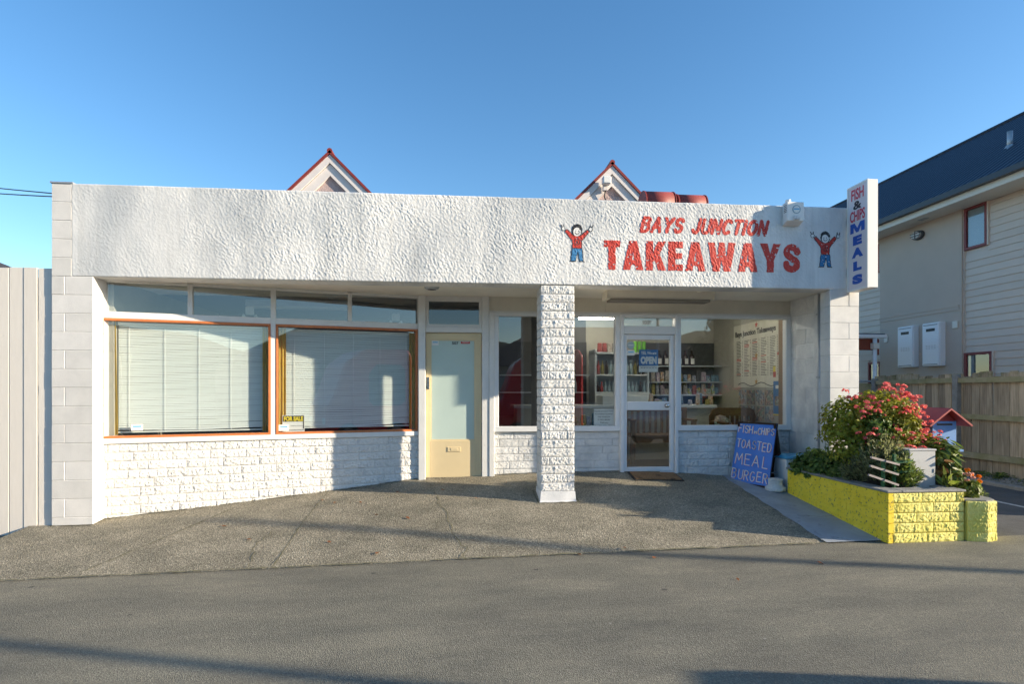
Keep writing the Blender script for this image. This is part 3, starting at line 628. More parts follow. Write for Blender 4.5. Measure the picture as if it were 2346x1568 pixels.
def figure(x, z, label):
    s = .44                                            # figure height
    def cls(X, Z):
        u = (X - x) / s; w = (Z - z) / s; k = np.full(X.shape, -1)
        ol = .016
        legs = [[(-.13, .36), (.13, .36), (.17, .02), (.07, .02), (.02, .26), (-.04, .02), (-.17, .02)]]
        shirt = [[(-.12, .36), (.12, .36), (.13, .56), (.33, .80), (.27, .86), (.10, .70), (-.10, .70), (-.27, .86), (-.33, .80), (-.13, .56)]]
        k[inside(legs, u, w)] = 1; k[inside(shirt, u, w)] = 0
        for q in legs + shirt: k[near([q + [q[0]]], u, w, ol * .55)] = 2
        hand = ((u - .37) ** 2 + (w - .87) ** 2 < .058 ** 2) | ((u + .37) ** 2 + (w - .87) ** 2 < .058 ** 2); inner = ((u - .37) ** 2 + (w - .87) ** 2 < .042 ** 2) | ((u + .37) ** 2 + (w - .87) ** 2 < .042 ** 2)
        k[hand] = 2; k[inner] = 3
        k[near([[(-.40, .91), (-.43, .97)], [(.40, .91), (.43, .97)], [(-.35, .92), (-.35, .98)], [(.35, .92), (.35, .98)]], u, w, .012)] = 2
        head = (u / .145) ** 2 + ((w - .84) / .165) ** 2 < 1; face = (u / .105) ** 2 + ((w - .795) / .115) ** 2 < 1
        k[head] = 2; k[face] = 3
        k[near([arc(0, .79, .055, .05, 200, 340, 6)], u, w, .010)] = 2
        for sx in (-.035, .035): k[(u - sx) ** 2 + (w - .82) ** 2 < .013 ** 2] = 2
        k[near([arc(0, .53, .075, .085, 0, 360), [(-.03, .47), (0, .58), (.03, .47)]], u, w, .008)] = 2
        k[near([[(-.19, .012), (-.05, .012)], [(.06, .012), (.20, .012)]], u, w, .010)] = 2
        return k
    paint('painted_figure', x - .24, x + .24, z - .01, z + .46, cls, ['red_paint', 'fig_blue', 'black', 'fig_white'], label=label)
figure(1.366, 2.945, 'painted child with raised arms, left of the lettering')
figure(4.428, 2.94, 'painted child with raised arms, right of the lettering')
# left end wall
side = bx('end_wall', 'block_grey', shop, -4.352, -3.95, .0055, 6.5, -.4, 2.675)
bx('end_wall_top', 'block_grey', side, -4.352, -4.155, .0055, 6.5, 2.675, 3.665)
rows = []
for j in range(15): rows.append([(-4.36, -3.94)] if j % 2 else [(-4.36, -4.225), (-4.225, -3.94)])
lay_flat(side, WORLD, rows, -.325, .2, 'block_grey', depth=.185)
lay_flat(side, WORLD, [[(-4.36, -4.155)]] * 5, 2.675, .2, 'block_grey', depth=.2)
bx('end_wall_cap', 'galv', side, -4.37, -4.14, -.01, 6.5, 3.674, 3.69)
# roof slab, back walls
bx('roof', 'flat_roof', shop, -4.35, 4.86, .22, 9, 3.30, 3.42)
bx('back_wall', 'block_grey', shop, -4.35, 4.88, 8.6, 8.8, -.4, 3.3)
bx('party_wall', 'inner_wall', shop, .30, .36, 1.2, 8.6, -.2, 3.3)
# soffit
bx('soffit', 'soffit', shop, -3.95, 4.62, .21, 1.30, 2.70, 2.74)
for x in (-.02, 3.0): bx('soffit_batten', 'soffit', shop, x, x + .045, .215, 1.08, 2.688, 2.702)

# ---- angled shop window on the left
WF = Frame((-4.03, .19), (3.53, .91)); WL = 3.6454
low = bx('low_wall', 'block_white', shop, -.03, WL + .02, -.16, -.008, -.4, .845, F=WF)
lay_split(low, WF, -.02, WL + .005, -.155, .845, .1, .39, 'block_white', relief=.018)
def pane(parent, F, s0, s1, z0, z1, d=-.05, material='glass', name='pane'): return bx(name, material, parent, s0, s1, d - .006, d, z0, z1, F=F)
ZT = 2.255
fr = MB()
fr.fbox(WF, -.03, WL + .012, -.10, .035, .846, .905)          # sill
fr.fbox(WF, -.025, .056, -.10, .012, .905, 2.70); fr.fbox(WF, 3.594, WL + .02, -.10, .012, .905, 2.70)
fr.fbox(WF, 1.796, 1.855, -.095, .010, .905, 2.70)
fr.fbox(WF, .056, 1.796, -.095, .009, ZT, ZT + .075); fr.fbox(WF, 1.855, 3.594, -.095, .009, ZT, ZT + .075)
fr.fbox(WF, .905, .955, -.09, .006, ZT + .075, 2.69); fr.fbox(WF, 2.703, 2.751, -.09, .006, ZT + .075, 2.69)
for a, b_ in ((.056, .905), (.955, 1.796), (1.855, 2.703), (2.751, 3.594)): fr.fbox(WF, a, b_, -.09, .004, 2.665, 2.70)
wframe = fr.build('window_frame', 'white_trim', shop, bevel=.004)
for a, b_ in ((.056, 1.796), (1.855, 3.594)):
    w = shop
    bd = MB(); q = .026
    bd.fbox(WF, a, b_, -.045, .018, .905, .905 + q); bd.fbox(WF, a, b_, -.045, .018, ZT - q, ZT); bd.fbox(WF, a, a + q, -.045, .018, .905 + q, ZT - q); bd.fbox(WF, b_ - q, b_, -.045, .018, .905 + q, ZT - q)
    wn_ = bd.build('window', 'orange_bead', shop, bevel=.003)
    pane(wn_, WF, a + .01, b_ - .01, .915, ZT - .01)
for a, b_ in ((.056, .905), (.955, 1.796), (1.855, 2.703), (2.751, 3.594)): pane(wframe, WF, a, b_, ZT + .075, 2.665, -.04)
# room behind it
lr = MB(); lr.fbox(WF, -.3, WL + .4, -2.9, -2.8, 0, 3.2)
lr.build('interior_wall', 'inner_shaded', shop)
bx('interior_ceiling', 'inner_shaded', shop, -3.94, .3, 1.31, 4.4, 2.70, 2.74)
MB().prism([(-3.94, .33), (-.5, 1.22), (.3, 1.31), (-3.94, 1.31)], lambda q, k: (q[0], q[1], 2.705 + .03 * k)).build('interior_ceiling', 'inner_shaded', shop)
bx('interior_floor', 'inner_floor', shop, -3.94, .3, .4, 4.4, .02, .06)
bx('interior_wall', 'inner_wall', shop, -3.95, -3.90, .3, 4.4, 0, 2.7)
# cream door and its surround
bx('door_jamb', 'white_trim', shop, -.535, -.445, 1.02, 1.20, -.1, 2.70, .004)
bx('door_jamb', 'white_trim', shop, .30, .395, 1.04, 1.22, -.1, 2.70, .004)
bx('door_head', 'white_trim', shop, -.445, .30, 1.05, 1.2, 2.215, 2.285, .003)
tw = MB()
tw.box(-.445, .30, 1.07, 1.15, 2.285, 2.325); tw.box(-.445, .30, 1.07, 1.15, 2.63, 2.70); tw.box(-.445, -.405, 1.07, 1.15, 2.325, 2.63); tw.box(.262, .30, 1.07, 1.15, 2.325, 2.63)
tw_ = tw.build('transom_window', 'white_trim', shop, bevel=.003); bx('pane', 'glass_dark', tw_, -.41, .27, 1.105, 1.111, 2.32, 2.635)
bx('interior_wall', 'inner_shaded', shop, -.44, .30, 1.7, 1.75, 2.2, 2.7)
DF = Frame((0, 1.09), (1, 0))
dm = MB()
DX0, DX1, DZ0, DZ1 = -.44, .295, .285, 2.21
GX0, GX1, GZ0, GZ1 = -.385, .213, .775, 2.125
dm.box(DX0, GX0, 1.09, 1.13, DZ0, DZ1); dm.box(GX1, DX1, 1.09, 1.13, DZ0, DZ1); dm.box(GX0, GX1, 1.09, 1.13, DZ0, GZ0); dm.box(GX0, GX1, 1.09, 1.13, GZ1, DZ1)
door = dm.build('door', 'cream_door', shop, bevel=.003); door['label'] = 'cream painted door with frosted glass pane'
bd = MB(); q = .016
for a in ((GX0, GX1, GZ0, GZ0 + q), (GX0, GX1, GZ1 - q, GZ1), (GX0, GX0 + q, GZ0 + q, GZ1 - q), (GX1 - q, GX1, GZ0 + q, GZ1 - q)): bd.box(a[0], a[1], 1.096, 1.118, a[2], a[3])
bd.build('glazing_bead', 'cream_door', door)
bx('pane', 'frost', door, GX0 + .01, GX1 - .01, 1.106, 1.113, GZ0 + .01, GZ1 - .01)
lk = MB(); lk.box(-.435, -.398, 1.08, 1.09, 1.46, 1.62); lk.tube([(-.417, 1.08, 1.565), (-.417, 1.062, 1.565)], .014, 12); lk.tube([(-.417, 1.08, 1.495), (-.417, 1.05, 1.495)], .018, 12)
lk.build('lock', 'chrome', door)
ms = MB(); ms.box(-.155, .015, 1.082, 1.09, .625, .69); ms.box(-.115, -.02, 1.078, 1.082, .642, .673); ms.build('mail_slot', 'cream_door', door, bevel=.003)
bx('threshold', 'aggregate', shop, -.53, 3.0, 1.05, 1.4, -.2, .288)

# ---- shopfront
bx('panel', 'cream_board', shop, .395, 1.98, 1.075, 1.15, 2.512, 2.70); bx('panel', 'cream_board', shop, 1.984, 4.64, 1.075, 1.15, 2.512, 2.70)
bx('cover_strip', 'white_trim', shop, .395, 4.64, 1.062, 1.15, 2.485, 2.512)
lw = bx('low_wall', 'block_shop', shop, .33, 2.19, 1.112, 1.25, -.2, .885)
SF = Frame((0, 1.1), (1, 0))
lay_split(lw, SF, .34, 2.19, -.015, .885, .1, .39, 'block_shop', relief=.007)
lw2 = bx('low_wall', 'block_shop', shop, 3.005, 4.66, 1.112, 1.25, -.2, .885)
lay_split(lw2, SF, 3.005, 4.64, -.015, .885, .1, .30, 'block_shop', relief=.016)
def alu_window(x0, x1, z0, z1, px0, px1, pz0, pz1, label=None):
    f = MB(); f.box(x0, x1, 1.045, 1.15, z0, pz0); f.box(x0, x1, 1.05, 1.15, pz1, z1); f.box(x0, px0, 1.052, 1.15, pz0, pz1); f.box(px1, x1, 1.052, 1.15, pz0, pz1)
    w = f.build('window', 'alu_white', shop, bevel=.006); bx('pane', 'glass', w, px0 - .01, px1 + .01, 1.100, 1.106, pz0 - .01, pz1 + .01)
    return w
alu_window(.40, 2.185, .887, 2.485, .525, 2.12, .960, 2.445)
alu_window(3.0, 4.64, .887, 2.485, 3.045, 4.568, .960, 2.445)
bx('post', 'white_trim', shop, .397, .465, 1.03, 1.13, .2, 2.485, .004)
df = MB()
df.box(2.185, 2.235, 1.035, 1.15, .2, 2.485); df.box(2.955, 3.0, 1.035, 1.15, .2, 2.485); df.box(2.235, 2.955, 1.04, 1.15, 2.215, 2.325); df.box(2.235, 2.955, 1.04, 1.15, 2.445, 2.485); df.box(2.235, 2.955, 1.05, 1.15, .26, .325)
dfr = df.build('door_frame', 'alu_white', shop, bevel=.005); bx('pane', 'glass', dfr, 2.23, 2.96, 1.1, 1.106, 2.32, 2.45)
sd = MB()
sd.box(2.24, 2.285, 1.07, 1.12, .33, 2.21); sd.box(2.893, 2.95, 1.07, 1.12, .33, 2.21); sd.box(2.285, 2.893, 1.07, 1.12, 2.142, 2.21); sd.box(2.285, 2.893, 1.07, 1.12, .33, .39); sd.box(2.285, 2.893, 1.066, 1.122, 1.172, 1.29)
sdoor = sd.build('door', 'alu_white', shop, bevel=.006); sdoor['label'] = 'white aluminium glass shop door'
bx('pane', 'glass', sdoor, 2.28, 2.9, 1.094, 1.10, 1.285, 2.15); bx('pane', 'glass', sdoor, 2.28, 2.9, 1.094, 1.10, .385, 1.18)
kn = MB(); kn.lathe((0, 0, 0), [(.03, 0), (.03, .012), (.014, .02), (.014, .035), (.028, .045), (.03, .06), (.018, .07)], 14)
kn.v = [(2.838 + v[0], 1.066 - v[2], 1.235 + v[1]) for v in kn.v]; kn.build('knob', 'chrome', sdoor, smooth=True)

# ---- pillar, pier, return wall
pil = bx('pillar', 'block_white', shop, .975, 1.31, .03, .37, -.1, 2.69)
PF = Frame((0, .012), (1, 0)); PR = Frame((1.335, 0), (0, 1)); PLf = Frame((.95, 0), (0, -1))
b_p = wbase(pil)
for j in range(24):
    z = .27 + .1 * (j + .5)
    if z > 2.66: continue
    cuts = [[(.945, 1.34)], [(.945, 1.04), (1.04, 1.34)], [(.945, 1.34)], [(.945, 1.25), (1.25, 1.34)]][(j * 3 + (j // 5)) % 4]
    for a, c in cuts:
        o = link('brick', split_mesh('block_white', random.randrange(8), .015), pil, ((a + c) / 2 - b_p[0], .018 - b_p[1], z - b_p[2])); o.scale = (c - a - .006, random.uniform(.8, 1.1), .093)
    for Fq, dd in ((PR, 0), (PLf, 0)):
        q = Fq.p(.2 if Fq is PR else -.2, dd, z)
        o = link('brick', split_mesh('block_white', random.randrange(8), .014), pil, (q[0] - b_p[0], q[1] - b_p[1], q[2] - b_p[2]), (0, 0, Fq.ang())); o.scale = (.35, 1, .093)
pb = MB(); V = []
for z, e in ((-.1, .035), (.12, .03), (.17, .012), (.268, .004)):
    V.append([(.945 - e, -.002 - e, z), (1.34 + e, -.002 - e, z), (1.34 + e, .39 + e, z), (.945 - e, .39 + e, z)])
vv = [q for r in V for q in r]; ff = [(i * 4 + k, i * 4 + (k + 1) % 4, (i + 1) * 4 + (k + 1) % 4, (i + 1) * 4 + k) for i in range(3) for k in range(4)] + [(12, 13, 14, 15)]
pb.add(vv, ff); pb.build('plaster_base', 'block_shop', pil)
pier = bx('pier', 'block_white', shop, 4.50, 4.865, .0055, .19, -.2, 2.68)
rows = []
for j in range(14): rows.append([(4.49, 4.87)] if j % 2 == 0 else [(4.49, 4.738), (4.738, 4.87)])
lay_flat(pier, WORLD, rows, -.13, .2, 'block_white', depth=.19)
ret = bx('return_wall', 'block_shop', shop, 4.6445, 4.87, .2, 8.6, -.3, 3.3)
RF = Frame((4.64, 0), (0, -1))
rows = []
for j in range(14): rows.append([(-1.1, -.72), (-.72, -.50)] if j % 2 else [(-1.1, -.95), (-.95, -.50)])
lay_flat(ret, RF, rows, -.13, .2, 'block_shop', depth=.1)
bx('post', 'block_shop', shop, 4.612, 4.75, .345, .50, -.1, 2.69, .008)
bx('conduit_slot', 'galv', shop, 4.56, 4.75, .19, .345, -.1, 2.69)
dp = MB(); dp.tube([(4.545, .27, -.05), (4.545, .27, 2.66)], .03, 10); dp.build('downpipe', 'galv', shop, smooth=True)
for z in (.8, 1.6, 2.4): bx('pipe_clip', 'galv', shop, 4.51, 4.58, .235, .3, z, z + .02)
# ---- gables of the house part behind the parapet
def gable(x, y, zt, name):
    g_ = MB(); hw = 1.75; d1 = 5.5
    def chev(off0, off1, y0, y1, mi=0, mbx=None):
        a = [(-hw, zt - hw - off0), (0, zt - off0), (hw, zt - hw - off0), (hw, zt - hw - off1), (0, zt - off1), (-hw, zt - hw - off1)]
        for s in (0, 1):
            P = [a[0], a[1], a[4], a[5]] if s == 0 else [a[1], a[2], a[3], a[4]]
            mbx.prism(P, lambda q, k: (x + q[0], y0 + (y1 - y0) * k, q[1]), mi)
    r_ = MB(); chev(0, .055, y - .05, y + d1, 0, r_); ro = r_.build('gable_roof', 'roof_red', shop)
    b1 = MB(); chev(.062, .20, y - .03, y, 0, b1); b1.build('barge_board', 'gable_white', ro)
    b2 = MB(); chev(.205, .40, y + .004, y + .05, 0, b2); b2.build('barge_board', 'gable_white', ro)
    w = MB(); w.prism([(-hw + .4, zt - hw), (0, zt - .36), (hw - .4, zt - hw)], lambda q, k: (x + q[0], y + .05 + .1 * k, q[1])); w.build('gable_wall', 'roughcast', ro)
    rc = MB(); rc.tube([(x, y - .05, zt - .01), (x, y + d1, zt - .01)], .045, 8); rc.build('ridge_cap', 'roof_red', ro)
gable(-2.105, 3.0, 5.365, 'left'); gable(2.60, 3.0, 5.35, 'right')

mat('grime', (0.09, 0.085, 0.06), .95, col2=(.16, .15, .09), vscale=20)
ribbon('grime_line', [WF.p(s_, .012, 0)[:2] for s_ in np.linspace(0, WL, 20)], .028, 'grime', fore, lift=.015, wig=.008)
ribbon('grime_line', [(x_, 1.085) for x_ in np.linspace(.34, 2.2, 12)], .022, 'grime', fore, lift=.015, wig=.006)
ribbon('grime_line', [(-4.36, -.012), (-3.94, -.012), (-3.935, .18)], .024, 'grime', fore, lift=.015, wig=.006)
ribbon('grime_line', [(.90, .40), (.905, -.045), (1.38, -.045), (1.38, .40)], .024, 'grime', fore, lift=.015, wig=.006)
# ------------------------------------------------------------------ things on and around the building
# projecting lightbox sign
sg = thing('projecting_sign', 'tall white projecting light box sign reading FISH & CHIPS MEALS', 'sign', (4.75, -.2, 2.63))
SGX0, SGX1, SY0, SY1, SZ0, SZ1 = 4.70, 4.825, -.375, -.025, 2.635, 3.895
bx('case', 'sign_white', sg, SGX0 + .006, SGX1, SY0, SY1, SZ0, SZ1, .006)
SFr = Frame((SGX0, 0), (0, -1))   # s = -Y, d = -X : the face towards the viewer's left
s0, s1 = -SY1, -SY0
fm = MB()
for a in ((s0, s1, SZ0, SZ0 + .022), (s0, s1, SZ1 - .022, SZ1), (s0, s0 + .02, SZ0 + .022, SZ1 - .022), (s1 - .02, s1, SZ0 + .022, SZ1 - .022)): fm.fbox(SFr, a[0], a[1], -.01, .006, a[2], a[3])
fm.build('face_frame', 'sign_white', sg)
bx('face', 'sign_pink', sg, s0 + .02, s1 - .02, -.012, 0, SZ0 + .022, SZ1 - .022, F=SFr)
bx('bracket', 'galv', sg, SGX0 + .03, SGX1 - .03, -.03, .05, SZ0 + .2, SZ0 + .3); bx('bracket', 'galv', sg, SGX0 + .03, SGX1 - .03, -.03, .05, SZ1 - .45, SZ1 - .35)
cs = (s0 + s1) / 2
def sgt(s, z, h, w, m_, bold=.012): text('lettering', s, h / .72, m_, sg, SFr, cs - w / 2, z, .002, width=w, bold=bold)
sgt('FISH', 3.72, .13, .21, 'sign_red', .004); sgt('&', 3.605, .095, .14, 'black', .004); sgt('CHIPS', 3.465, .125, .25, 'sign_red', .004)
MP = [(0, 0), (0, 1), (.30, 1), (.5, .42), (.70, 1), (1, 1), (1, 0), (.77, 0), (.77, .60), (.58, 0), (.42, 0), (.23, .60), (.23, 0)]
MB().prism(MP, lambda q_, k: SFr.p(cs - .12 + .24 * q_[0], .001 + .002 * k, 3.325 + .115 * q_[1])).build('lettering', 'sign_blue', sg)
for k, ch in enumerate('MEALS'):
    if k: sgt(ch, [3.33, 3.185, 3.035, 2.88, 2.72][k], [.105, .095, .10, .095, .095][k], [.25, .15, .19, .14, .17][k], 'sign_blue', .010)
# alarm box
al = thing('alarm_box', 'white alarm siren box on the stucco beside the lettering', 'alarm', (3.98, -.02, 3.41))
am = MB(); AX0, AX1, AZ0, AZ1 = 3.875, 4.085, 3.425, 3.69
am.hexa([(AX0, -.02, AZ0), (AX0, .02, AZ0), (AX1, .02, AZ0), (AX1, -.02, AZ0), (AX0, -.10, AZ1), (AX0, .02, AZ1), (AX1, .02, AZ1), (AX1, -.10, AZ1)])
am2 = MB(); am2.hexa([(AX0, -.115, AZ0 + .04), (AX0, -.012, AZ0), (AX1, -.012, AZ0), (AX1, -.115, AZ0 + .04), (AX0, -.115, AZ1), (AX0, -.012, AZ1), (AX1, -.012, AZ1), (AX1, -.115, AZ1)])
am2.build('case', 'sign_white', al, bevel=.006)
d_ = MB(); d_.lathe((0, 0, 0), [(.052, 0), (.052, .004), (.044, .004)], 20); d_.v = [(3.99 + v[0], -.115 - v[2], 3.60 + v[1]) for v in d_.v]; d_.build('emblem_disc', 'bottle_clear', al)
d_ = MB(); d_.lathe((0, 0, 0), [(.040, .0041), (.040, .006)], 20); d_.v = [(3.99 + v[0], -.115 - v[2], 3.60 + v[1]) for v in d_.v]; d_.build('emblem_face', 'sign_white', al)
bx('emblem_band', 'bin_lid', al, 3.955, 4.025, -.1235, -.1212, 3.595, 3.61)
for k in range(5): bx('slot', 'dark_grey', al, 3.873, 3.877, -.105, -.05, 3.57 + .02 * k, 3.578 + .02 * k)
bx('strobe', 'plaster_white', al, 3.955, 4.03, -.14, -.116, 3.475, 3.525, .008); st2 = MB(); st2.tube([(3.92, -.06, 3.69), (3.92, -.06, 3.725)], .03, 12); st2.build('cap', 'sign_white', al)
# soffit lights
fl = thing('soffit_light', 'long cream fluorescent light box under the soffit by the shop door', 'light', (2.54, .5, 2.6))
fb = MB(); fb.hexa([(1.85, .47, 2.60), (1.85, .66, 2.60), (3.23, .66, 2.60), (3.23, .47, 2.60), (1.85, .42, 2.70), (1.85, .70, 2.70), (3.23, .70, 2.70), (3.23, .42, 2.70)])
fb.build('housing', 'cream_board', fl, bevel=.004)
bx('diffuser', 'light_brown', fl, 1.89, 3.19, .455, .645, 2.575, 2.603); bx('end_cap', 'cream_board', fl, 1.835, 1.852, .43, .69, 2.595, 2.70); bx('end_cap', 'cream_board', fl, 3.228, 3.245, .43, .69, 2.595, 2.70)
sl = thing('soffit_light', 'small round dull light fitting under the soffit near the cream door', 'light', (-.33, .37, 2.69))
q = MB(); q.lathe((-.33, .37, 2.66), [(.06, 0), (.085, .012), (.095, .04)], 20); q.build('bezel', 'galv', sl, smooth=True); q = MB(); q.lathe((-.33, .37, 2.655), [(.03, 0), (.058, .006)], 20); q.build('lens', 'dark_grey', sl)
# floodlight on the right gable, vents
fdl = thing('floodlight', 'white floodlight with black cable on the right hand gable', 'light', (2.45, 2.9, 4.95))
bx('lamp_body', 'sign_white', fdl, 2.40, 2.54, 2.80, 2.92, 4.92, 5.05, .015); bx('bracket', 'gable_white', fdl, 2.43, 2.5, 2.9, 2.98, 4.84, 4.95)
cb = MB(); cb.tube([(2.48, 2.93, 4.9), (2.46, 2.96, 4.75), (2.52, 2.97, 4.62), (2.68, 2.98, 4.57), (2.92, 3.0, 4.60)], .012, 6); cb.build('cable', 'black', fdl, smooth=True)
for x0, x1, r_, lab in ((2.66, 3.09, .21, 'larger red barrel shaped roof vent next to the right gable'), (3.15, 3.57, .185, 'smaller red barrel shaped roof vent right of the larger one')):
    vt = thing('roof_vent', lab, 'vent', ((x0 + x1) / 2, 1.6, 3.42))
    yc = 1.55; zc = 4.345 - r_ - (.03 if r_ < .2 else 0)
    a = MB(); a.tube([(x0, yc, zc), (x1, yc, zc)], r_, 24); a.build('drum', 'vent_red', vt, smooth=False); vt.children[0].data.polygons.foreach_set('use_smooth', [len(p_.vertices) == 4 for p_ in vt.children[0].data.polygons])
    a = MB(); a.tube([(x0 - .012, yc, zc), (x0 + .006, yc, zc)], r_ + .006, 24); a.tube([(x1 - .006, yc, zc), (x1 + .008, yc, zc)], r_ + .006, 24); a.build('rim', 'roof_red', vt)
    bx('stand', 'galv', vt, x0 + .08, x1 - .08, yc - .12, yc + .12, 3.42, zc - r_ + .02)
# door mat
dmx = thing('door_mat', 'worn brown coir door mat with black edge before the shop door', 'mat', (2.6, .82, .27))
def gm(name, x0, x1, y0, y1, lo, hi, material, skew=.0):
    a = MB(); a.hexa([(x, y, float(gz(x, y)) + .01 + lo) for x, y in ((x0, y0), (x0 - skew, y1), (x1 + skew, y1), (x1, y0))] + [(x, y, float(gz(x, y)) + .01 + hi) for x, y in ((x0, y0), (x0 - skew, y1), (x1 + skew, y1), (x1, y0))]); return a.build(name, material, dmx)
gm('rubber_edge', 2.27, 2.93, .66, 1.01, 0, .012, 'rubber'); gm('coir_pile', 2.295, 2.905, .685, .985, .011, .022, 'mat_coir')

# sandwich board
ab = thing('sandwich_board', 'blue sandwich board hand painted with FISH n CHIPS TOASTED MEAL BURGER', 'sign', (3.825, .70, .165), R(-63))
# local: x along the board, -y towards the reader, z up
def lpart(mb, name, mats, parent, bevel=0.0):
    o = link(name, mb.mesh(name, mats, bevel=bevel), parent); return o
Hb, Wd, sp = .82, .57, .19
def fp(x, h, d): # point on the front panel: h along the slope, d outwards
    c = Vector((0, sp, Hb)).normalized(); nrm = Vector((0, -Hb, sp)).normalized(); return tuple(Vector((x, 0, .03)) + c * h + nrm * d)
def bp(x, h, d):
    c = Vector((0, -sp, Hb)).normalized(); nrm = Vector((0, Hb, sp)).normalized(); return tuple(Vector((x, 2 * sp, .03)) + c * h + nrm * d)
LH = math.hypot(Hb, sp)
def slab(f, x0, x1, h0, h1, d0, d1): return MB().hexa([f(x0, h0, d1), f(x0, h0, d0), f(x1, h0, d0), f(x1, h0, d1), f(x0, h1, d1), f(x0, h1, d0), f(x1, h1, d0), f(x1, h1, d1)])
lpart(slab(fp, -Wd / 2, Wd / 2, 0, LH, -.012, 0), 'front_panel', 'board_blue', ab); lpart(slab(bp, -Wd / 2, Wd / 2, 0, LH, -.012, 0), 'back_panel', 'board_inside', ab)
for f in (fp, bp):
    for x in (-Wd / 2, Wd / 2 - .03): lpart(slab(f, x, x + .03, 0, LH, -.034, -.0125), 'batten', 'board_inside', ab)
lpart(slab(fp, -Wd / 2, Wd / 2, -.02, .012, -.02, .004), 'bottom_rail', 'board_inside', ab)
lpart(MB().tube([(Wd / 2 - .04, 0.05, .2), (Wd / 2 - .04, 2 * sp - .05, .2)], .008, 6), 'stay', 'galv', ab)
def strokes_on_board(s, x, h, sz, total, off, r_, m_, jit=.05, slope=0.0):
    mb = MB(); random.seed(hash(s) % 1000 if False else len(s) * 17 + int(h * 100))
    for P in skel(s, x, h, sz, 1, .28, total=total, jit=jit, slope=slope):
        Q = [(a + off[0], b_ + off[1]) for a, b_ in P]
        L = [Q[0]]
        for q in Q[1:]:
            if math.hypot(q[0] - L[-1][0], q[1] - L[-1][1]) > .004: L.append(q)
        for (a, b_), (c, d) in zip(L[:-1], L[1:]):
            dx, dz = c - a, d - b_; l = math.hypot(dx, dz); nx_, nz_ = -dz / l * r_, dx / l * r_; ex, ez = dx / l * r_ * .6, dz / l * r_ * .6
            e = off[2]
            pts = [(a - ex + nx_, b_ - ez + nz_), (c + ex + nx_, d + ez + nz_), (c + ex - nx_, d + ez - nz_), (a - ex - nx_, b_ - ez - nz_)]
            mb.hexa([fp(p_[0], p_[1], .0003) for p_ in pts] + [fp(p_[0], p_[1], e) for p_ in pts])
    return lpart(mb, 'lettering', m_, ab)
for s, x, h, sz, tot, sl_ in (('FISH', -.262, .70, .10, .215, -.07), ('n', -.02, .69, .06, .03, 0), ('CHIPS', .03, .68, .085, .23, -.02), ('TOASTED', -.26, .49, .11, .51, -.07), ('MEAL', -.25, .265, .145, .48, -.06), ('BURGER', -.268, .06, .125, .53, -.03)):
    strokes_on_board(s, x, h, sz, tot, (0.006, -.004, .0012), .0052, 'chalk_red', slope=sl_); strokes_on_board(s, x, h, sz, tot, (0, 0, .0022), .0062, 'chalk_white', slope=sl_)
random.seed(21)
# plinth, bin
pl = MB(); pl.lathe((4.03, .40, float(gz(4.03, .40)) + .013), [(.125, 0), (.13, .03), (.115, .05), (.10, .055), (.088, .075), (.085, .12), (.093, .135), (.09, .15)], 18)
for i, v in enumerate(pl.v): pl.v[i] = (v[0] + random.uniform(-.004, .004), v[1] + random.uniform(-.004, .004), v[2])
tag(pl.build('plaster_plinth', 'plaster_white', base=(4.03, .40, .13)), 'small round white plaster plinth on the path at the yellow planter end', 'plinth')
bn = thing('bin', 'white plastic bin with blue lid between planter and wall', 'bin', (4.36, .56, .14))
q = MB(); q.hexa([(4.20, .42, .14), (4.20, .70, .14), (4.56, .70, .14), (4.56, .42, .14), (4.17, .40, .56), (4.17, .73, .56), (4.585, .73, .56), (4.585, .40, .56)]); q.build('body', 'bin_white', bn, bevel=.012)
q = MB(); q.hexa([(4.155, .385, .56), (4.155, .745, .56), (4.60, .745, .56), (4.60, .385, .56), (4.19, .42, .605), (4.19, .71, .605), (4.565, .71, .605), (4.565, .42, .605)]); q.build('lid', 'bin_lid', bn, bevel=.012)
bx('handle', 'dark_grey', bn, 4.30, 4.44, .375, .385, .565, .585)

# ------------------------------------------------------------------ yellow planter
pt = thing('planter', 'yellow painted block planter with grey capping on the corner', 'planter', (4.5, -.6, -.03))
PZ = .46
lwall = bx('wall', 'block_yellow_shaded', pt, 4.135, 4.25, -1.36, .30, -.2, PZ - .012)
LFy = Frame((4.13, 0), (0, -1))
lay_split(lwall, LFy, -.30, 1.40, -.04, PZ - .01, .094, .39, 'block_yellow_shaded', relief=.006)
fwall = bx('wall', 'block_yellow_sunlit', pt, 4.14, 4.93, -1.36, -1.24, -.2, PZ - .012)
PFy = Frame((0, -1.385), (1, 0))
lay_split(fwall, PFy, 4.125, 4.93, -.04, PZ - .01, .1, .36, 'block_yellow_sunlit', relief=.013, gap=.008)
rwall = bx('wall', 'block_yellow_sunlit', pt, 4.82, 4.93, -1.24, -.95, -.2, PZ - .012)
PRy = Frame((4.935, 0), (0, 1)); lay_split(rwall, PRy, -1.38, -.95, -.04, PZ - .01, .1, .36, 'block_yellow_sunlit', relief=.013)
cp = MB(); cpth = []
for a in ((4.115, 4.27, -1.40, .315, PZ - .01, PZ + .012), (4.27, 4.945, -1.40, -1.22, PZ - .01, PZ + .0115), (4.80, 4.945, -1.22, -.6, PZ - .01, PZ + .011)): cp.box(*a)
cp.build('capping', 'concrete_post', pt, bevel=.006)
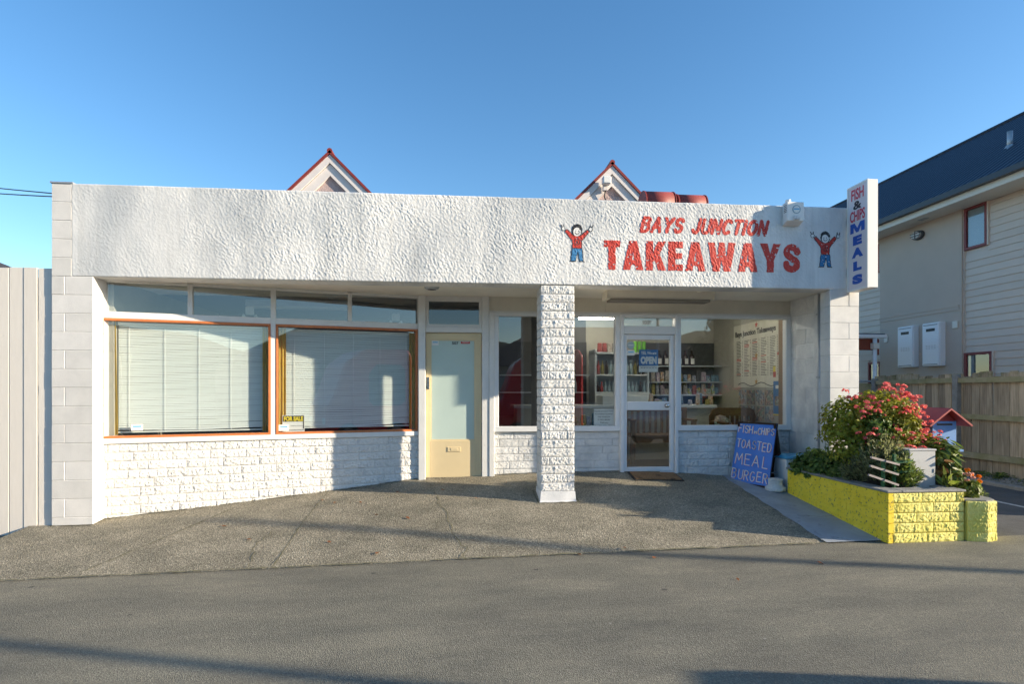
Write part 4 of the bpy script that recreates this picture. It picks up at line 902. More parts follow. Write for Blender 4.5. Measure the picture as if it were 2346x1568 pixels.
# lower rounded end
cur = [(4.95, -1.41), (5.11, -1.46), (5.23, -1.43), (5.29, -1.32), (5.30, -1.1), (5.29, -.6)]
lowp = MB(); lowp.prism([(4.95, -1.38), (5.11, -1.43), (5.215, -1.40), (5.265, -1.31), (5.27, -1.1), (5.26, -.6), (4.95, -.6)], lambda q, k: (q[0], q[1], -.2 + k * .50)); lo_ = lowp.build('rounded_end', 'block_yellow_sunlit', pt)
b_ = wbase(lo_)
for j in range(4):
    z = -.04 + .1 * j + .05
    for (a, c) in zip(cur[:-1], cur[1:]):
        Fq = Frame(a, (c[0] - a[0], c[1] - a[1])); L = math.hypot(c[0] - a[0], c[1] - a[1]); n = max(1, round(L / .36))
        for i in range(n):
            qq = Fq.p(L * (i + .5) / n, 0, z); o = link('brick', split_mesh('block_yellow_sunlit', random.randrange(8), .012), lo_, (qq[0] - b_[0], qq[1] - b_[1], qq[2] - b_[2]), (0, 0, Fq.ang())); o.scale = (L / n + .012, random.uniform(.7, 1.1), .099)
MB().prism([(4.94, -1.39), (5.11, -1.445), (5.222, -1.415), (5.275, -1.315), (5.28, -.6), (4.94, -.6)], lambda q, k: (q[0], q[1], .355 + k * .018)).build('capping', 'concrete_post', lo_)
sl_ = MB(); V = []
stuff((pts_mesh('soil', [(x, y, .405 + .03 * perlin(np.array([x * 6]), np.array([y * 6]))[0]) for x in np.linspace(4.2, 4.9, 18) for y in np.linspace(-1.3, .3, 40)], [(i * 40 + j, (i + 1) * 40 + j, (i + 1) * 40 + j + 1, i * 40 + j + 1) for i in range(17) for j in range(39)], 'soil', pt)))
bx('soil', 'soil', pt, 4.97, 5.2, -1.3, -.6, .30, .352)
bx('back_wall', 'block_yellow_shaded', pt, 4.25, 4.95, .18, .30, -.2, .44)
bx('side_wall', 'concrete_post', pt, 4.83, 4.94, -.95, .2, -.2, .44)

# ------------------------------------------------------------------ plants
def leaves(C, D, size, aspect=1.0, fold=.25, jitter=.35, up=.4):
    """leaf quads (6-vertex folded diamonds): C centres, D outward directions"""
    n = len(C); rn = RNG.normal(size=(n, 3)) * jitter
    N = D + rn + np.array([0, 0, up]); N /= np.linalg.norm(N, axis=1)[:, None]
    A = np.cross(N, RNG.normal(size=(n, 3))); A /= np.linalg.norm(A, axis=1)[:, None]; B = np.cross(N, A)
    s = (size * RNG.uniform(.6, 1.3, n))[:, None]; l = s * aspect; f = N * s * fold
    V = np.stack([C - A * l, C - A * l * .35 + B * s * .8 + f, C + A * l * .55 + B * s * .7 + f, C + A * l, C + A * l * .55 - B * s * .7 + f, C - A * l * .35 - B * s * .8 + f], 1)
    o = np.arange(n)[:, None] * 6
    Fq = np.concatenate([o + np.array([[0, 1, 2, 3]]), o + np.array([[0, 3, 4, 5]])], 0)
    return V.reshape(-1, 3), Fq
def blob(n, c, r, shell=.55, flat=-1.0):
    d = RNG.normal(size=(n * 2, 3)); d /= np.linalg.norm(d, axis=1)[:, None]; d = d[d[:, 2] > flat][:n]
    k = RNG.uniform(shell, 1.0, len(d)) ** .7
    w = 1 + .16 * np.sin(d[:, 0] * 7 + c[0]) * np.sin(d[:, 2] * 6 + 1) + .12 * np.sin(d[:, 1] * 9 + d[:, 2] * 5)
    return np.array(c) + d * (k * w)[:, None] * np.array(r), d
def plant(name, label, cat, base, lobes, material, size, aspect=1.0, fold=.25, up=.4, group=None, stems=6, twig='bark', flat=-.6, shell=.55):
    t_ = thing(name, label, cat, base, group=group)
    CV = []; CD = []
    for (n, c, r) in lobes:
        a, d = blob(n, c, r, shell, flat); CV.append(a); CD.append(d)
    C = np.concatenate(CV); D = np.concatenate(CD)
    Vv, Fq = leaves(C, D, size, aspect, fold, up=up)
    stuff(pts_mesh('foliage', Vv, Fq, material, t_))
    s = MB()
    for k in range(stems):
        e = C[RNG.randint(len(C))]; b0 = Vector(base) + Vector((random.uniform(-.06, .06), random.uniform(-.06, .06), -.03)); mid = (b0 + Vector(e)) / 2 + Vector((random.uniform(-.05, .05), random.uniform(-.05, .05), .04))
        s.tube([b0, mid, Vector(e)], [.012, .008, .004], 5)
    s.build('stem', twig, t_)
    return t_, C, D
# geranium: bush with red flower heads
ger, C, D = plant('geranium_bush', 'big round geranium bush full of coral red flowers in the planter', 'bush', (4.62, -.62, .41),
    [(2300, (4.34, -.58, 1.06), (.31, .30, .32)), (900, (4.32, -.66, .82), (.24, .22, .24)), (2300, (4.66, -.62, 1.14), (.36, .32, .31)), (700, (4.98, -.85, .80), (.16, .16, .18)), (1800, (4.79, -.70, 1.02), (.21, .26, .27)), (1200, (4.60, -.72, .80), (.40, .26, .26))], 'leaf_geranium', .019, 1.0, .3, up=.5, stems=26)
def flower_mesh(material, n, r, ps, name='flower'):
    d = RNG.normal(size=(n, 3)); d /= np.linalg.norm(d, axis=1)[:, None]; d[:, 2] = np.abs(d[:, 2]) * .9 - .25
    Vv, Fq = leaves(d * r * np.array([1, 1, .7]), d, ps, 1.0, .15, .3, .1)
    me = bpy.data.meshes.new(name); me.from_pydata([tuple(v) for v in Vv], [], [tuple(int(i) for i in f) for f in Fq]); me.materials.append(MAT[material]); return me
FM = [flower_mesh('petal_red', 26, .030, .0115) for _ in range(6)]
front = (D[:, 1] < .35) & (C[:, 2] > .74)
cand = C[front]; cd = D[front]; pick = []
score = cd[:, 2] * .55 + cd[:, 0] * .35 - cd[:, 1] * .55 + RNG.uniform(0, 1.1, len(cd)) + (cand[:, 0] - 4.6) * .1 + .5 * np.linalg.norm((cand - np.array([4.68, -.62, 1.05])) / np.array([.6, .35, .4]), axis=1)
for i in np.argsort(-score):
    if np.sum(np.linalg.norm(C - cand[i], axis=1) < .075) > 9 and all(np.linalg.norm(cand[i] - cand[j]) > .062 for j in pick): pick.append(i)
    if len(pick) >= 135: break
gb = np.array((4.62, -.62, .41))
for i in pick:
    o_ = cand[i] + cd[i] * .05 + np.array([0, -.015, .03]); o = link('flower', random.choice(FM), ger, tuple(o_ - gb), (random.uniform(-.5, .5), random.uniform(-.5, .5), random.uniform(0, 6))); k = random.uniform(.6, 1.25); o.scale = (k, k, k * random.uniform(.7, 1.1))
plant('trailing_shrub', 'low dark green leafy shrub at the back end of the planter', 'shrub', (4.32, -.1, .41), [(2000, (4.31, -.05, .54), (.21, .28, .20)), (1700, (4.36, -.42, .56), (.20, .26, .22)), (500, (4.22, .12, .50), (.14, .15, .13))], 'leaf_dark', .017, 1.3, .25, stems=10)
plant('climbing_shrub', 'dark ivy like shrub growing into the front of the geranium', 'shrub', (4.45, -.85, .41), [(700, (4.44, -.84, 1.04), (.15, .10, .20)), (500, (4.42, -.86, .78), (.17, .12, .2))], 'leaf_dark', .016, 1.2, .25, stems=12)
# lavender-like shrub: spiky stems
def spiky(name, label, cat, base, n, spread, height, material, lsz, per=26, lean=(0, 0), group=None):
    t_ = thing(name, label, cat, base, group=group); V = []; Fq = []; s = MB()
    for k in range(n):
        a = random.uniform(0, 6.28); rr = math.sqrt(random.random()) * spread
        tip = np.array([base[0] + math.cos(a) * rr + lean[0], base[1] + math.sin(a) * rr * .8 + lean[1], base[2] + height * random.uniform(.55, 1.05) * (1 - .45 * (rr / spread) ** 2)])
        b0 = np.array([base[0] + math.cos(a) * rr * .45, base[1] + math.sin(a) * rr * .4, base[2]])
        s.tube([b0, (b0 + tip) / 2 + np.array([0, 0, .04]), tip], [.004, .003, .0015], 4, cap=False)
        ts = RNG.uniform(.25, 1.0, per)[:, None]; P = b0 + (tip - b0) * ts + np.array([0, 0, .08]) * ts * (1 - ts)
        dv = RNG.normal(size=(per, 3)); dv /= np.linalg.norm(dv, axis=1)[:, None]; ax = dv * .9 + (tip - b0) / np.linalg.norm(tip - b0) * .9; ax /= np.linalg.norm(ax, axis=1)[:, None]
        sd_ = np.cross(ax, RNG.normal(size=(per, 3))); sd_ /= np.linalg.norm(sd_, axis=1)[:, None]; L = lsz * RNG.uniform(.6, 1.3, per)[:, None]
        o = len(V) * 1
        q = np.stack([P, P + ax * L * .5 + sd_ * L * .11, P + ax * L, P + ax * L * .5 - sd_ * L * .11], 1).reshape(-1, 3)
        V.append(q)
    V = np.concatenate(V); Fq = np.arange(len(V)).reshape(-1, 4)
    stuff(pts_mesh('foliage', V, Fq, material, t_)); s.build('stem', 'bark', t_); return t_
spiky('lavender_shrub', 'grey green lavender shrub behind the small trellis in the planter', 'shrub', (4.43, -.93, .41), 300, .30, .60, 'leaf_lavender', .048)
spiky('rosemary_shrub', 'narrow leaved green shrub in front of the grey cabinet', 'shrub', (4.50, -1.08, .41), 140, .20, .42, 'leaf_laurel', .055, lean=(.02, 0))
spiky('grass_clump', 'pale fine leaved clump on the left side of the planter', 'shrub', (4.33, -.72, .41), 150, .20, .34, 'leaf_lavender', .05)
spiky('tall_sprig', 'single tall leafy sprig standing before the white pier', 'plant', (4.28, -.25, .41), 4, .05, .68, 'leaf_dark', .06, per=16)
plant('laurel_shrub', 'glossy broad leaved shrub between grey cabinet and letterbox', 'shrub', (5.06, -.95, .35), [(240, (5.05, -.98, .72), (.16, .16, .22)), (170, (5.14, -.92, .58), (.15, .15, .2))], 'leaf_laurel', .030, 2.2, .2, up=.7, stems=14)
plant('autumn_shrub', 'reddish orange leaved shrub beside the grey cabinet', 'shrub', (4.98, -1.08, .41), [(170, (4.99, -1.05, .60), (.10, .10, .18)), (60, (5.02, -1.1, .5), (.1, .1, .1))], 'leaf_autumn', .026, 1.9, .2, stems=8)
spiky('bulb_leaves', 'few long arching green bulb leaves at the planter corner', 'plant', (4.93, -1.2, .40), 7, .10, .2, 'leaf_lime', .16, per=3)
lp_, C, D = plant('lime_plant', 'yellow green leafy plant in the rounded end of the planter', 'plant', (5.13, -1.22, .35), [(330, (5.12, -1.25, .44), (.10, .09, .10)), (300, (5.06, -1.15, .50), (.11, .1, .13))], 'leaf_lime', .017, 1.6, .2, stems=6)
FP = flower_mesh('petal_pink', 16, .02, .012)
for k in range(6): o = link('flower', FP, lp_, (random.uniform(-.10, .06), random.uniform(-.12, .0), random.uniform(.17, .26)))
mg = spiky('marigold_plant', 'feathery green plant with orange flowers behind the rounded planter end', 'plant', (5.42, -.85, -.03), 70, .28, .58, 'leaf_laurel', .05)
FO = flower_mesh('petal_orange', 14, .018, .016)
for (x, z) in ((-.14, .60), (.03, .64), (.12, .58), (.20, .56), (.14, .52), (.26, .50), (-.02, .56)): o = link('flower', FO, mg, (x, random.uniform(-.1, .1), z - .02), (0.3, .2, random.uniform(0, 6)))

# grey cabinet, letterbox, trellis
cb_ = thing('utility_cabinet', 'plain light grey metal cabinet standing in the planter', 'cabinet', (4.76, -1.03, .40))
bx('body', 'cabinet_grey', cb_, 4.58, 4.87, -1.12, -.94, .39, .825, .006); bx('lid', 'cabinet_grey', cb_, 4.573, 4.877, -1.127, -.933, .825, .842, .004); bx('latch', 'galv', cb_, 4.845, 4.858, -1.126, -1.12, .6, .64)
lb = thing('letterbox', 'blue wooden letterbox with red pitched roof on a pale post', 'letterbox', (5.235, -.70, -.02), 0)
def lbx(name, m_, x0, x1, y0, y1, z0, z1, bev=.003): return link(name, MB().box(x0, x1, y0, y1, z0, z1).mesh(name, m_, bevel=bev), lb)
lbx('post', 'post_pale', -.09, .11, -.06, .1, -.02, .80); lbx('ledge', 'letter_blue', -.16, .19, -.17, .18, .80, .825)
lbx('box', 'letter_blue', -.14, .14, -.13, .16, .825, 1.13)
q = MB()
for s in (-1, 1): q.hexa([(0, -.22, 1.255), (0, .22, 1.255), (s * .24, .22, 1.075), (s * .24, -.22, 1.075), (0, -.22, 1.275), (0, .22, 1.275), (s * .25, .22, 1.09), (s * .25, -.22, 1.09)])
link('roof', q.mesh('roof', 'letter_red'), lb)
q = MB().prism([(-.14, 1.13), (.14, 1.13), (0, 1.245)], lambda p_, k: (p_[0], -.125 + .28 * k, p_[1])); link('gable_board', q.mesh('gable_board', 'letter_red'), lb)
lbx('slot', 'black', -.09, .09, -.134, -.128, 1.085, 1.105, 0)
tr = thing('trellis', 'broken miniature green garden gate with pale slats in the planter', 'trellis', (4.42, -1.20, .40))
for (x, h) in ((4.25, .74), (4.37, .80), (4.53, .72)):
    tt = MB(); tt.bar((x, -1.17, .40), (x + .004, -1.17, h), .022, .03, up=(0, 1, 0)); tt.build('post', 'trellis_green', tr)
for (a, b2) in (((4.10, .775), (4.39, .70)), ((4.09, .69), (4.38, .60)), ((4.075, .60), (4.38, .495))):
    for u, v in ((0, .58), (.5, 1.0)):
        tt = MB(); L_ = lambda f, o: (a[0] + (b2[0] - a[0]) * f, -1.20 - o, a[1] + (b2[1] - a[1]) * f); tt.bar(L_(u, .012 * (u > 0)), L_(v, .012 * (u > 0)), .02, .024, up=(0, 1, 0)); tt.build('slat', 'trellis_pale', tr)
for z in (.62, .72): tt = MB(); tt.bar((4.36, -1.19, z), (4.56, -1.18, z + .01), .02, .028, up=(0, 1, 0)); tt.build('rail', 'trellis_green', tr)

# ------------------------------------------------------------------ left fence, cables, house beyond
fn = thing('board_fence', 'tall light grey vertical board fence left of the shop', 'fence', (-6.2, .06, -.1))
x = -4.362; k = 0
while x > -9.5:
    w = .147 + random.uniform(-.004, .004); top = 2.765 + random.uniform(-.006, .006); yy = .03 + random.uniform(-.003, .003) + (.005 if k % 3 == 2 else 0)
    bx('board', 'fence_grey', fn, x - w, x - random.choice([.005, .009, .013]), yy, yy + .022, -.10 + (-.012 * (k % 2)), top, .002); x -= w; k += 1
for z in (.4, 1.4, 2.4): bx('rail', 'fence_grey', fn, -9.5, -4.37, .075, .12, z, z + .09)
def cable(name, a, b2, sag, r_, label):
    P = [Vector(a).lerp(Vector(b2), k / 24) - Vector((0, 0, sag * 4 * (k / 24) * (1 - k / 24))) for k in range(25)]
    o = MB().tube(P, r_, 6).build(name, 'black', base=b2); tag(o, label, 'cable')
cable('overhead_cable', (-13.26, 6.6, 6.22), (-4.37, .2, 3.62), .06, .007, 'upper of two dark overhead cables reaching the shop from the left')
cable('overhead_cable', (-13.26, 6.3, 6.0), (-4.37, .2, 3.59), .10, .007, 'lower of two dark overhead cables reaching the shop from the left')
fh = thing('far_house', 'dark roofed house showing just above the grey board fence', 'house', (-20.0, 17, 0))
bx('wall', 'far_wall', fh, -27.6, -17.2, 14.5, 22, -.4, 4.7)
q = MB(); q.add([(-28.2, 14, 4.9), (-15.2, 14, 4.9), (-15.2, 22.6, 4.9), (-28.2, 22.6, 4.9), (-23.6, 18.2, 7.0), (-19.3, 18.2, 6.95)], [(0, 1, 5, 4), (1, 2, 5), (2, 3, 4, 5), (3, 0, 4), (0, 3, 2, 1)]); q.build('roof', 'far_roof', fh)
bx('window', 'car_glass', fh, -21.6, -20.2, 14.46, 14.5, 2.2, 3.6)

# ------------------------------------------------------------------ paling fence on the right
pf = thing('paling_fence', 'weathered mossy timber paling fence along the driveway', 'fence', (9.0, 2.5, -.03))
y = -1.2; k = 0
while y < 5.05:
    w = random.choice([.145, .15, .15, .10, .155]); top = 1.775 + random.uniform(-.035, .012) + (.0 if random.random() < .85 else -.06)
    q = MB(); l = random.uniform(-.012, .012); xx_ = 9.04 + random.uniform(0, .014)
    q.hexa([(xx_, y + .004, -.06), (xx_, y + w - .004, -.06), (xx_ + .018, y + w - .004, -.06), (xx_ + .018, y + .004, -.06), (xx_, y + .004 + l, top), (xx_, y + w - .004 + l, top), (xx_ + .018, y + w - .004 + l, top), (xx_ + .018, y + .004 + l, top)])
    q.build('paling', 'fence_wood', pf); y += w; k += 1
for (ya, yb) in ((-1.2, 2.96), (3.07, 5.0)):
    for z, h in ((.26, .10), (.92, .085), (1.585, .09)):
        q = MB(); dz = random.uniform(-.02, .02); q.hexa([(8.985, ya, z), (9.04, ya, z), (9.04, yb, z + dz), (8.985, yb, z + dz), (8.985, ya, z + h), (9.04, ya, z + h), (9.04, yb, z + h + dz), (8.985, yb, z + h + dz)]); q.build('rail', 'fence_rail', pf)
bx('post', 'concrete_post', pf, 8.96, 9.06, 2.96, 3.07, -.1, 1.73, .01); bx('post', 'concrete_post', pf, 8.97, 9.07, 5.02, 5.12, -.1, 1.70, .01)
# gravel lumps and weeds along the fence foot
n = 1500; gx_ = RNG.uniform(8.3, 8.95, n); gy_ = RNG.uniform(-1.2, 5, n); s_ = RNG.uniform(.008, .024, n)
base8 = np.array([(1, 0, 0), (-1, 0, 0), (0, 1, 0), (0, -1, 0), (0, 0, 1), (0, 0, -1)], float); f8 = np.array([(0, 2, 4), (2, 1, 4), (1, 3, 4), (3, 0, 4), (2, 0, 5), (1, 2, 5), (3, 1, 5), (0, 3, 5)])
V = (np.stack([gx_, gy_, np.full(n, .018)], 1)[:, None, :] + base8[None] * s_[:, None, None] * RNG.uniform(.6, 1.3, (n, 6, 1))).reshape(-1, 3)
gr = pts_mesh('gravel', V, (np.arange(n)[:, None, None] * 6 + f8[None]).reshape(-1, 3), 'concrete_post', base=(8.6, 2, 0)); stuff(gr); tag(gr, 'loose pale gravel along the foot of the paling fence', 'gravel')
n = 2600; C = np.stack([8.35 + .6 * RNG.uniform(0, 1, n) ** .8, RNG.uniform(-1.2, 4.8, n), np.full(n, .02)], 1); keep_ = perlin(C[:, 0] * 3, C[:, 1] * 2.2) > -.02; C = C[keep_]; C[:, 2] += RNG.uniform(0, .06, len(C))
Vv, Fq = leaves(C, np.tile([0, 0, 1.], (len(C), 1)), .02, 1.6, .3); wd = pts_mesh('weeds', Vv, Fq, 'leaf_lime', base=(8.6, 2, 0)); stuff(wd); tag(wd, 'low green weeds and moss along the paling fence', 'weeds')

# ------------------------------------------------------------------ neighbouring two storey house
nh = thing('neighbour_house', 'two storey taupe weatherboard house with dark corrugated roof', 'house', (13, 6, -.03))
HX = 11.0
bx('core_wall', 'render_wall', nh, HX + .03, 18, 0.2, 15, -.3, 5.42)
rw = bx('render_panel', 'render_wall', nh, HX - .07, HX + .028, 4.92, 7.335, -.2, 5.41)
bx('band', 'render_wall', rw, HX - .085, HX - .071, 4.98, 7.335, 3.215, 3.30); bx('band_drip', 'render_wall', rw, HX - .095, HX - .071, 4.975, 7.335, 3.30, 3.325)
bx('vent', 'house_cream', rw, HX - .10, HX - .07, 5.0, 5.13, 2.82, 2.98, .005); bx('vent', 'house_cream', rw, HX - .10, HX - .07, 7.05, 7.17, 2.68, 2.84, .005)
cl = bx('cladding', 'weatherboard', nh, HX + .012, HX + .03, .2, 4.918, -.2, 5.40); cl2 = bx('cladding', 'weatherboard', nh, HX + .012, HX + .03, 7.34, 14.9, -.2, 5.40)
bmesh_cache = {}
def boards(parent, ya, yb, holes):
    b0 = wbase(parent); j = 0
    for j in range(37):
        z0 = -.18 + .152 * j; z1 = z0 + .168
        if z0 > 5.36: break
        z1 = min(z1, 5.40); segs = [(ya, yb)]
        for (ha, hb, hz0, hz1) in holes:
            if z0 + .02 < hz1 and z0 + .13 > hz0:
                segs = [s for (a, c) in segs for s in ((a, min(c, ha)), (max(a, hb), c)) if s[1] - s[0] > .05]
        for a, c in segs:
            q = MB(); q.hexa([(HX - .016, a, z0), (HX + .011, a, z0), (HX + .011, c, z0), (HX - .016, c, z0), (HX + .003, a, z1), (HX + .0115, a, z1), (HX + .0115, c, z1), (HX + .003, c, z1)]); q.build('board', 'weatherboard', parent)
W1 = (4.36, 4.90, 4.49, 5.40); W2 = (4.25, 4.90, -.2, 2.26); W3 = (7.38, 7.82, -.2, 2.2); W4 = (7.40, 7.9, 4.55, 5.3)
boards(cl, .2, 4.918, [W1, W2]); boards(cl2, 7.34, 14.9, [W3, W4])
for (a, c, z0, z1) in (W1, (W2[0], W2[1], 1.0, W2[3]), (W3[0], W3[1], 1.0, W3[3]), W4):
    f = MB(); t_ = .055
    f.box(HX - .045, HX + .02, a, c, z0, z0 + t_); f.box(HX - .045, HX + .02, a, c, z1 - t_, z1); f.box(HX - .045, HX + .02, a, a + t_, z0 + t_, z1 - t_); f.box(HX - .045, HX + .02, c - t_, c, z0 + t_, z1 - t_)
    w = f.build('window', 'window_red', nh, bevel=.004); bx('pane', 'glass_dark', w, HX - .012, HX - .006, a + t_ - .01, c - t_ + .01, z0 + t_ - .01, z1 - t_ + .01); bx('facing', 'weatherboard', w, HX - .04, HX + .015, a - .035, a - .002, z0, z1)
    bx('curtain', 'curtain_pale', w, HX + .004, HX + .0065, a + .05 if z1 > 3 else c - .2, c - .05, z0 + .05, z1 - .05); bx('dark_backing', 'black', w, HX + .007, HX + .0105, a + .05, c - .05, z0 + .05, z1 - .05)  # black backing plate paints the unlit room behind each pane
bx('corner_trim', 'weatherboard', nh, HX - .035, HX + .012, 4.895, 4.919, -.2, 5.40)
bx('soffit', 'house_cream', nh, 10.40, 11.03, .0, 15.2, 5.405, 5.43); bx('fascia_board', 'house_cream', nh, 10.375, 10.40, .0, 15.2, 5.40, 5.56)
gu = MB(); gu.prism([(10.25, 5.53), (10.372, 5.53), (10.372, 5.635), (10.36, 5.635), (10.36, 5.542), (10.262, 5.542), (10.262, 5.645), (10.25, 5.645)], lambda q_, k: (q_[0], -.05 + 15.3 * k, q_[1])); gu.build('gutter', 'gutter_dark', nh)
bx('soffit_vent', 'galv', nh, 10.6, 10.72, 5.55, 5.75, 5.395, 5.406)
# corrugated roof with real ribs
rp = 1700; ys = np.linspace(-.1, 15.3, rp); hh = .034 * np.clip(1.6 * np.abs(np.sin(ys * math.pi / .19)) - .7, 0, .75)
A = np.stack([np.full(rp, 10.31), ys, 5.612 + hh], 1); Bq = np.stack([np.full(rp, 14.6), ys, 8.62 + hh], 1); Cq = np.stack([np.full(rp, 18.9), ys, 5.612 + hh], 1)
idx = np.arange(rp - 1); Fq = np.concatenate([np.stack([idx, idx + rp, idx + rp + 1, idx + 1], 1), np.stack([idx + rp, idx + 2 * rp, idx + 2 * rp + 1, idx + rp + 1], 1)])
hr = pts_mesh('roof', np.concatenate([A, Bq, Cq]), Fq, 'house_roof', nh)
q = MB(); q.tube([(14.6, -.1, 8.63), (14.6, 15.3, 8.63)], .07, 8); q.build('ridge_cap', 'house_roof', hr)
MB().prism([(10.5, 5.43), (18.7, 5.43), (14.6, 8.5)], lambda q_, k: (q_[0], .1 + 15 * k, q_[1])).build('gable_end', 'weatherboard', hr)
vp = MB(); vp.tube([(12.0, 4.84, 6.7), (12.0, 4.84, 7.12)], .055, 12); vp.build('vent_pipe', 'galv', hr, smooth=True); fl_ = MB(); fl_.lathe((12.0, 4.84, 6.70), [(.16, 0), (.10, .06), (.06, .12)], 12); fl_.build('flashing', 'galv', hr)
for k, (ya, lab) in enumerate(((5.325, 'right hand white meter box on the rendered wall, the nearer one'), (6.075, 'left hand white meter box on the rendered wall, the farther one'))):
    mb_ = thing('meter_box', lab, 'meter box', (10.85, ya + .3, 2.0))
    bx('case', 'meter_white', mb_, 10.785, 10.93, ya, ya + .485, 2.0, 3.0, .008); bx('door', 'meter_white', mb_, 10.77, 10.783, ya + .015, ya + .47, 2.02, 2.98, .004)
    bx('viewing_slot', 'black', mb_, 10.763, 10.771, ya + .12, ya + .36, 2.80, 2.865)
    for j in range(4):
        for i in range(3): bx('louvre', 'curtain_pale', mb_, 10.764, 10.77, ya + .10 + .075 * j, ya + .14 + .075 * j, 2.40 + .035 * i, 2.412 + .035 * i)
    bx('seal', 'dark_grey', mb_, 10.766, 10.772, ya + .05, ya + .44, 2.94, 2.953); bx('seal', 'dark_grey', mb_, 10.766, 10.772, ya + .05, ya + .44, 2.04, 2.052)
bl = thing('bulkhead_light', 'oval bulkhead light with dark cage on the rendered wall', 'light', (10.9, 6.07, 5.15))
def oval(rx, rz, x0, x1): 
    m_ = MB(); P = arc(0, 0, rx, rz, 0, 360, 20)[:-1]; m_.prism(P, lambda q_, k: (x0 + (x1 - x0) * k, 6.07 + q_[0], 5.15 + q_[1])); return m_
oval(.17, .11, 10.93, 10.87).build('base', 'dark_grey', bl); oval(.13, .08, 10.87, 10.82).build('lens', 'curtain_pale', bl)
for dz in (-.03, .03): bx('cage_bar', 'dark_grey', bl, 10.808, 10.83, 5.93, 6.21, 5.15 + dz, 5.165 + dz)
bx('cage_bar', 'dark_grey', bl, 10.808, 10.83, 6.06, 6.075, 5.05, 5.25)
# porch, downpipe and gate between pier and fence
po = thing('porch', 'lean-to porch with white gutter and red beam behind the white pier', 'porch', (8.8, 6.6, 0))
bx('gutter', 'alu_white', po, 7.4, 10.0, 5.93, 6.03, 2.68, 2.76, .006); bx('beam', 'beam_red', po, 7.4, 9.86, 6.05, 6.12, 2.40, 2.67); bx('corner_board', 'beam_red', po, 9.72, 9.87, 6.02, 6.05, 2.28, 2.66)
rr = MB(); rr.hexa([(7.4, 6.0, 2.755), (7.4, 9.0, 3.05), (10.0, 9.0, 3.05), (10.0, 6.0, 2.755), (7.4, 6.0, 2.79), (7.4, 9.0, 3.08), (10.0, 9.0, 3.08), (10.0, 6.0, 2.79)]); rr.build('roof', 'house_roof', po)
for x in (7.5, 9.72): bx('post', 'beam_red', po, x, x + .09, 8.8, 8.9, -.1, 2.98)
dd = MB(); dd.tube([(9.73, 5.98, 2.70), (9.73, 5.98, -.05)], .045, 12); dd.build('downpipe', 'alu_white', po, smooth=True); bx('rain_head', 'house_cream', po, 9.66, 9.80, 5.92, 6.04, 2.42, 2.56, .008)
gt = thing('side_gate', 'arched galvanised tube gate beside the white downpipe', 'gate', (9.2, 5.6, 0))
q = MB(); P = [(8.3, 5.6, .1), (8.3, 5.6, 1.5)] + [(8.45 - .15 * math.cos(a), 5.6, 1.5 + .15 * math.sin(a)) for a in np.linspace(0, 1.57, 6)] + [(9.43 + .15 * math.sin(a), 5.6, 1.5 + .15 * math.cos(a)) for a in np.linspace(0, 1.57, 6)] + [(9.58, 5.6, .1)]
q.tube(P, .022, 8); q.build('tube_frame', 'galv', gt, smooth=True)
bx('infill_board', 'fence_rail', gt, 8.33, 9.55, 5.61, 5.63, .1, 1.60); bx('latch', 'black', gt, 9.58, 9.68, 5.56, 5.62, 1.08, 1.25, .01)

# ------------------------------------------------------------------ left shop window contents
def blind(name, s0, s1, ztop, zbot, label, warp):
    t_ = thing(name, label, 'blind', WF.p((s0 + s1) / 2, -.13, zbot), group='venetian blinds in the angled window')
    bx('head_rail', 'blind', t_, s0, s1, -.155, -.105, ztop - .03, ztop, F=WF)
    m_ = MB(); n = int((ztop - .04 - zbot) / .0245); N = 12
    for i in range(n):
        z = ztop - .045 - i * .0245; V = []
        f = i / n
        for k in range(N + 1):
            u = k / N; s = s0 + (s1 - s0) * u
            dz = -warp * max(0, f - .78) * 4 * .05 * math.sin(math.pi * min(1, u * 1.1)) * (1 if i < n - 3 else .6) + .0012 * math.sin(i * 1.7 + u * 9)
            if i == n - 4: dz += .006 * u
            til = .0118 + .0006 * math.sin(i * 2.3)
            V += [WF.p(s, -.122, z + dz - til), WF.p(s, -.136, z + dz + til)]
        m_.add(V, [(2 * k, 2 * k + 2, 2 * k + 3, 2 * k + 1) for k in range(N)])
    stuff(m_.build('slats', 'blind', t_, fixn=False))
    for u in (.07, .30, .53, .75, .97):
        bx('ladder_cord', 'cord', t_, s0 + (s1 - s0) * u, s0 + (s1 - s0) * u + .006, -.114, -.112, zbot + .01, ztop - .03, F=WF)
    bx('bottom_rail', 'blind', t_, s0, s1, -.142, -.118, zbot - .008, zbot + .008, F=WF)
    return t_
blind('venetian_blind', .185, 1.735, 2.225, .965, 'pale venetian blind in the left half of the angled window', .5)
blind('venetian_blind', 1.955, 3.50, 2.215, .975, 'pale venetian blind above the for sale sign in the right half', 1.0)
for k, (a, c, lab) in enumerate(((.078, .190, 'mustard curtain strip at the far left edge of the window'), (1.70, 1.77, 'mustard curtain strip just left of the centre mullion'), (1.88, 1.965, 'mustard curtain strip just right of the centre mullion'), (3.495, 3.568, 'mustard curtain strip at the right edge by the door'))):
    m_ = MB(); V = []; N = 12
    for i in range(N + 1):
        u = i / N; V += [WF.p(a + (c - a) * u, -.09 + .008 * math.sin(u * 14), .935), WF.p(a + (c - a) * u * (.8 if k == 0 else 1), -.09 + .008 * math.sin(u * 14), 2.225)]
    m_.add(V, [(2 * i, 2 * i + 2, 2 * i + 3, 2 * i + 1) for i in range(N)])
    o = m_.build('curtain', 'mustard', base=WF.p((a + c) / 2, -.09, .93), fixn=False); md = o.modifiers.new('thick', 'SOLIDIFY'); md.thickness = .004
    tag(o, lab, 'curtain', 'mustard curtains in the angled window')
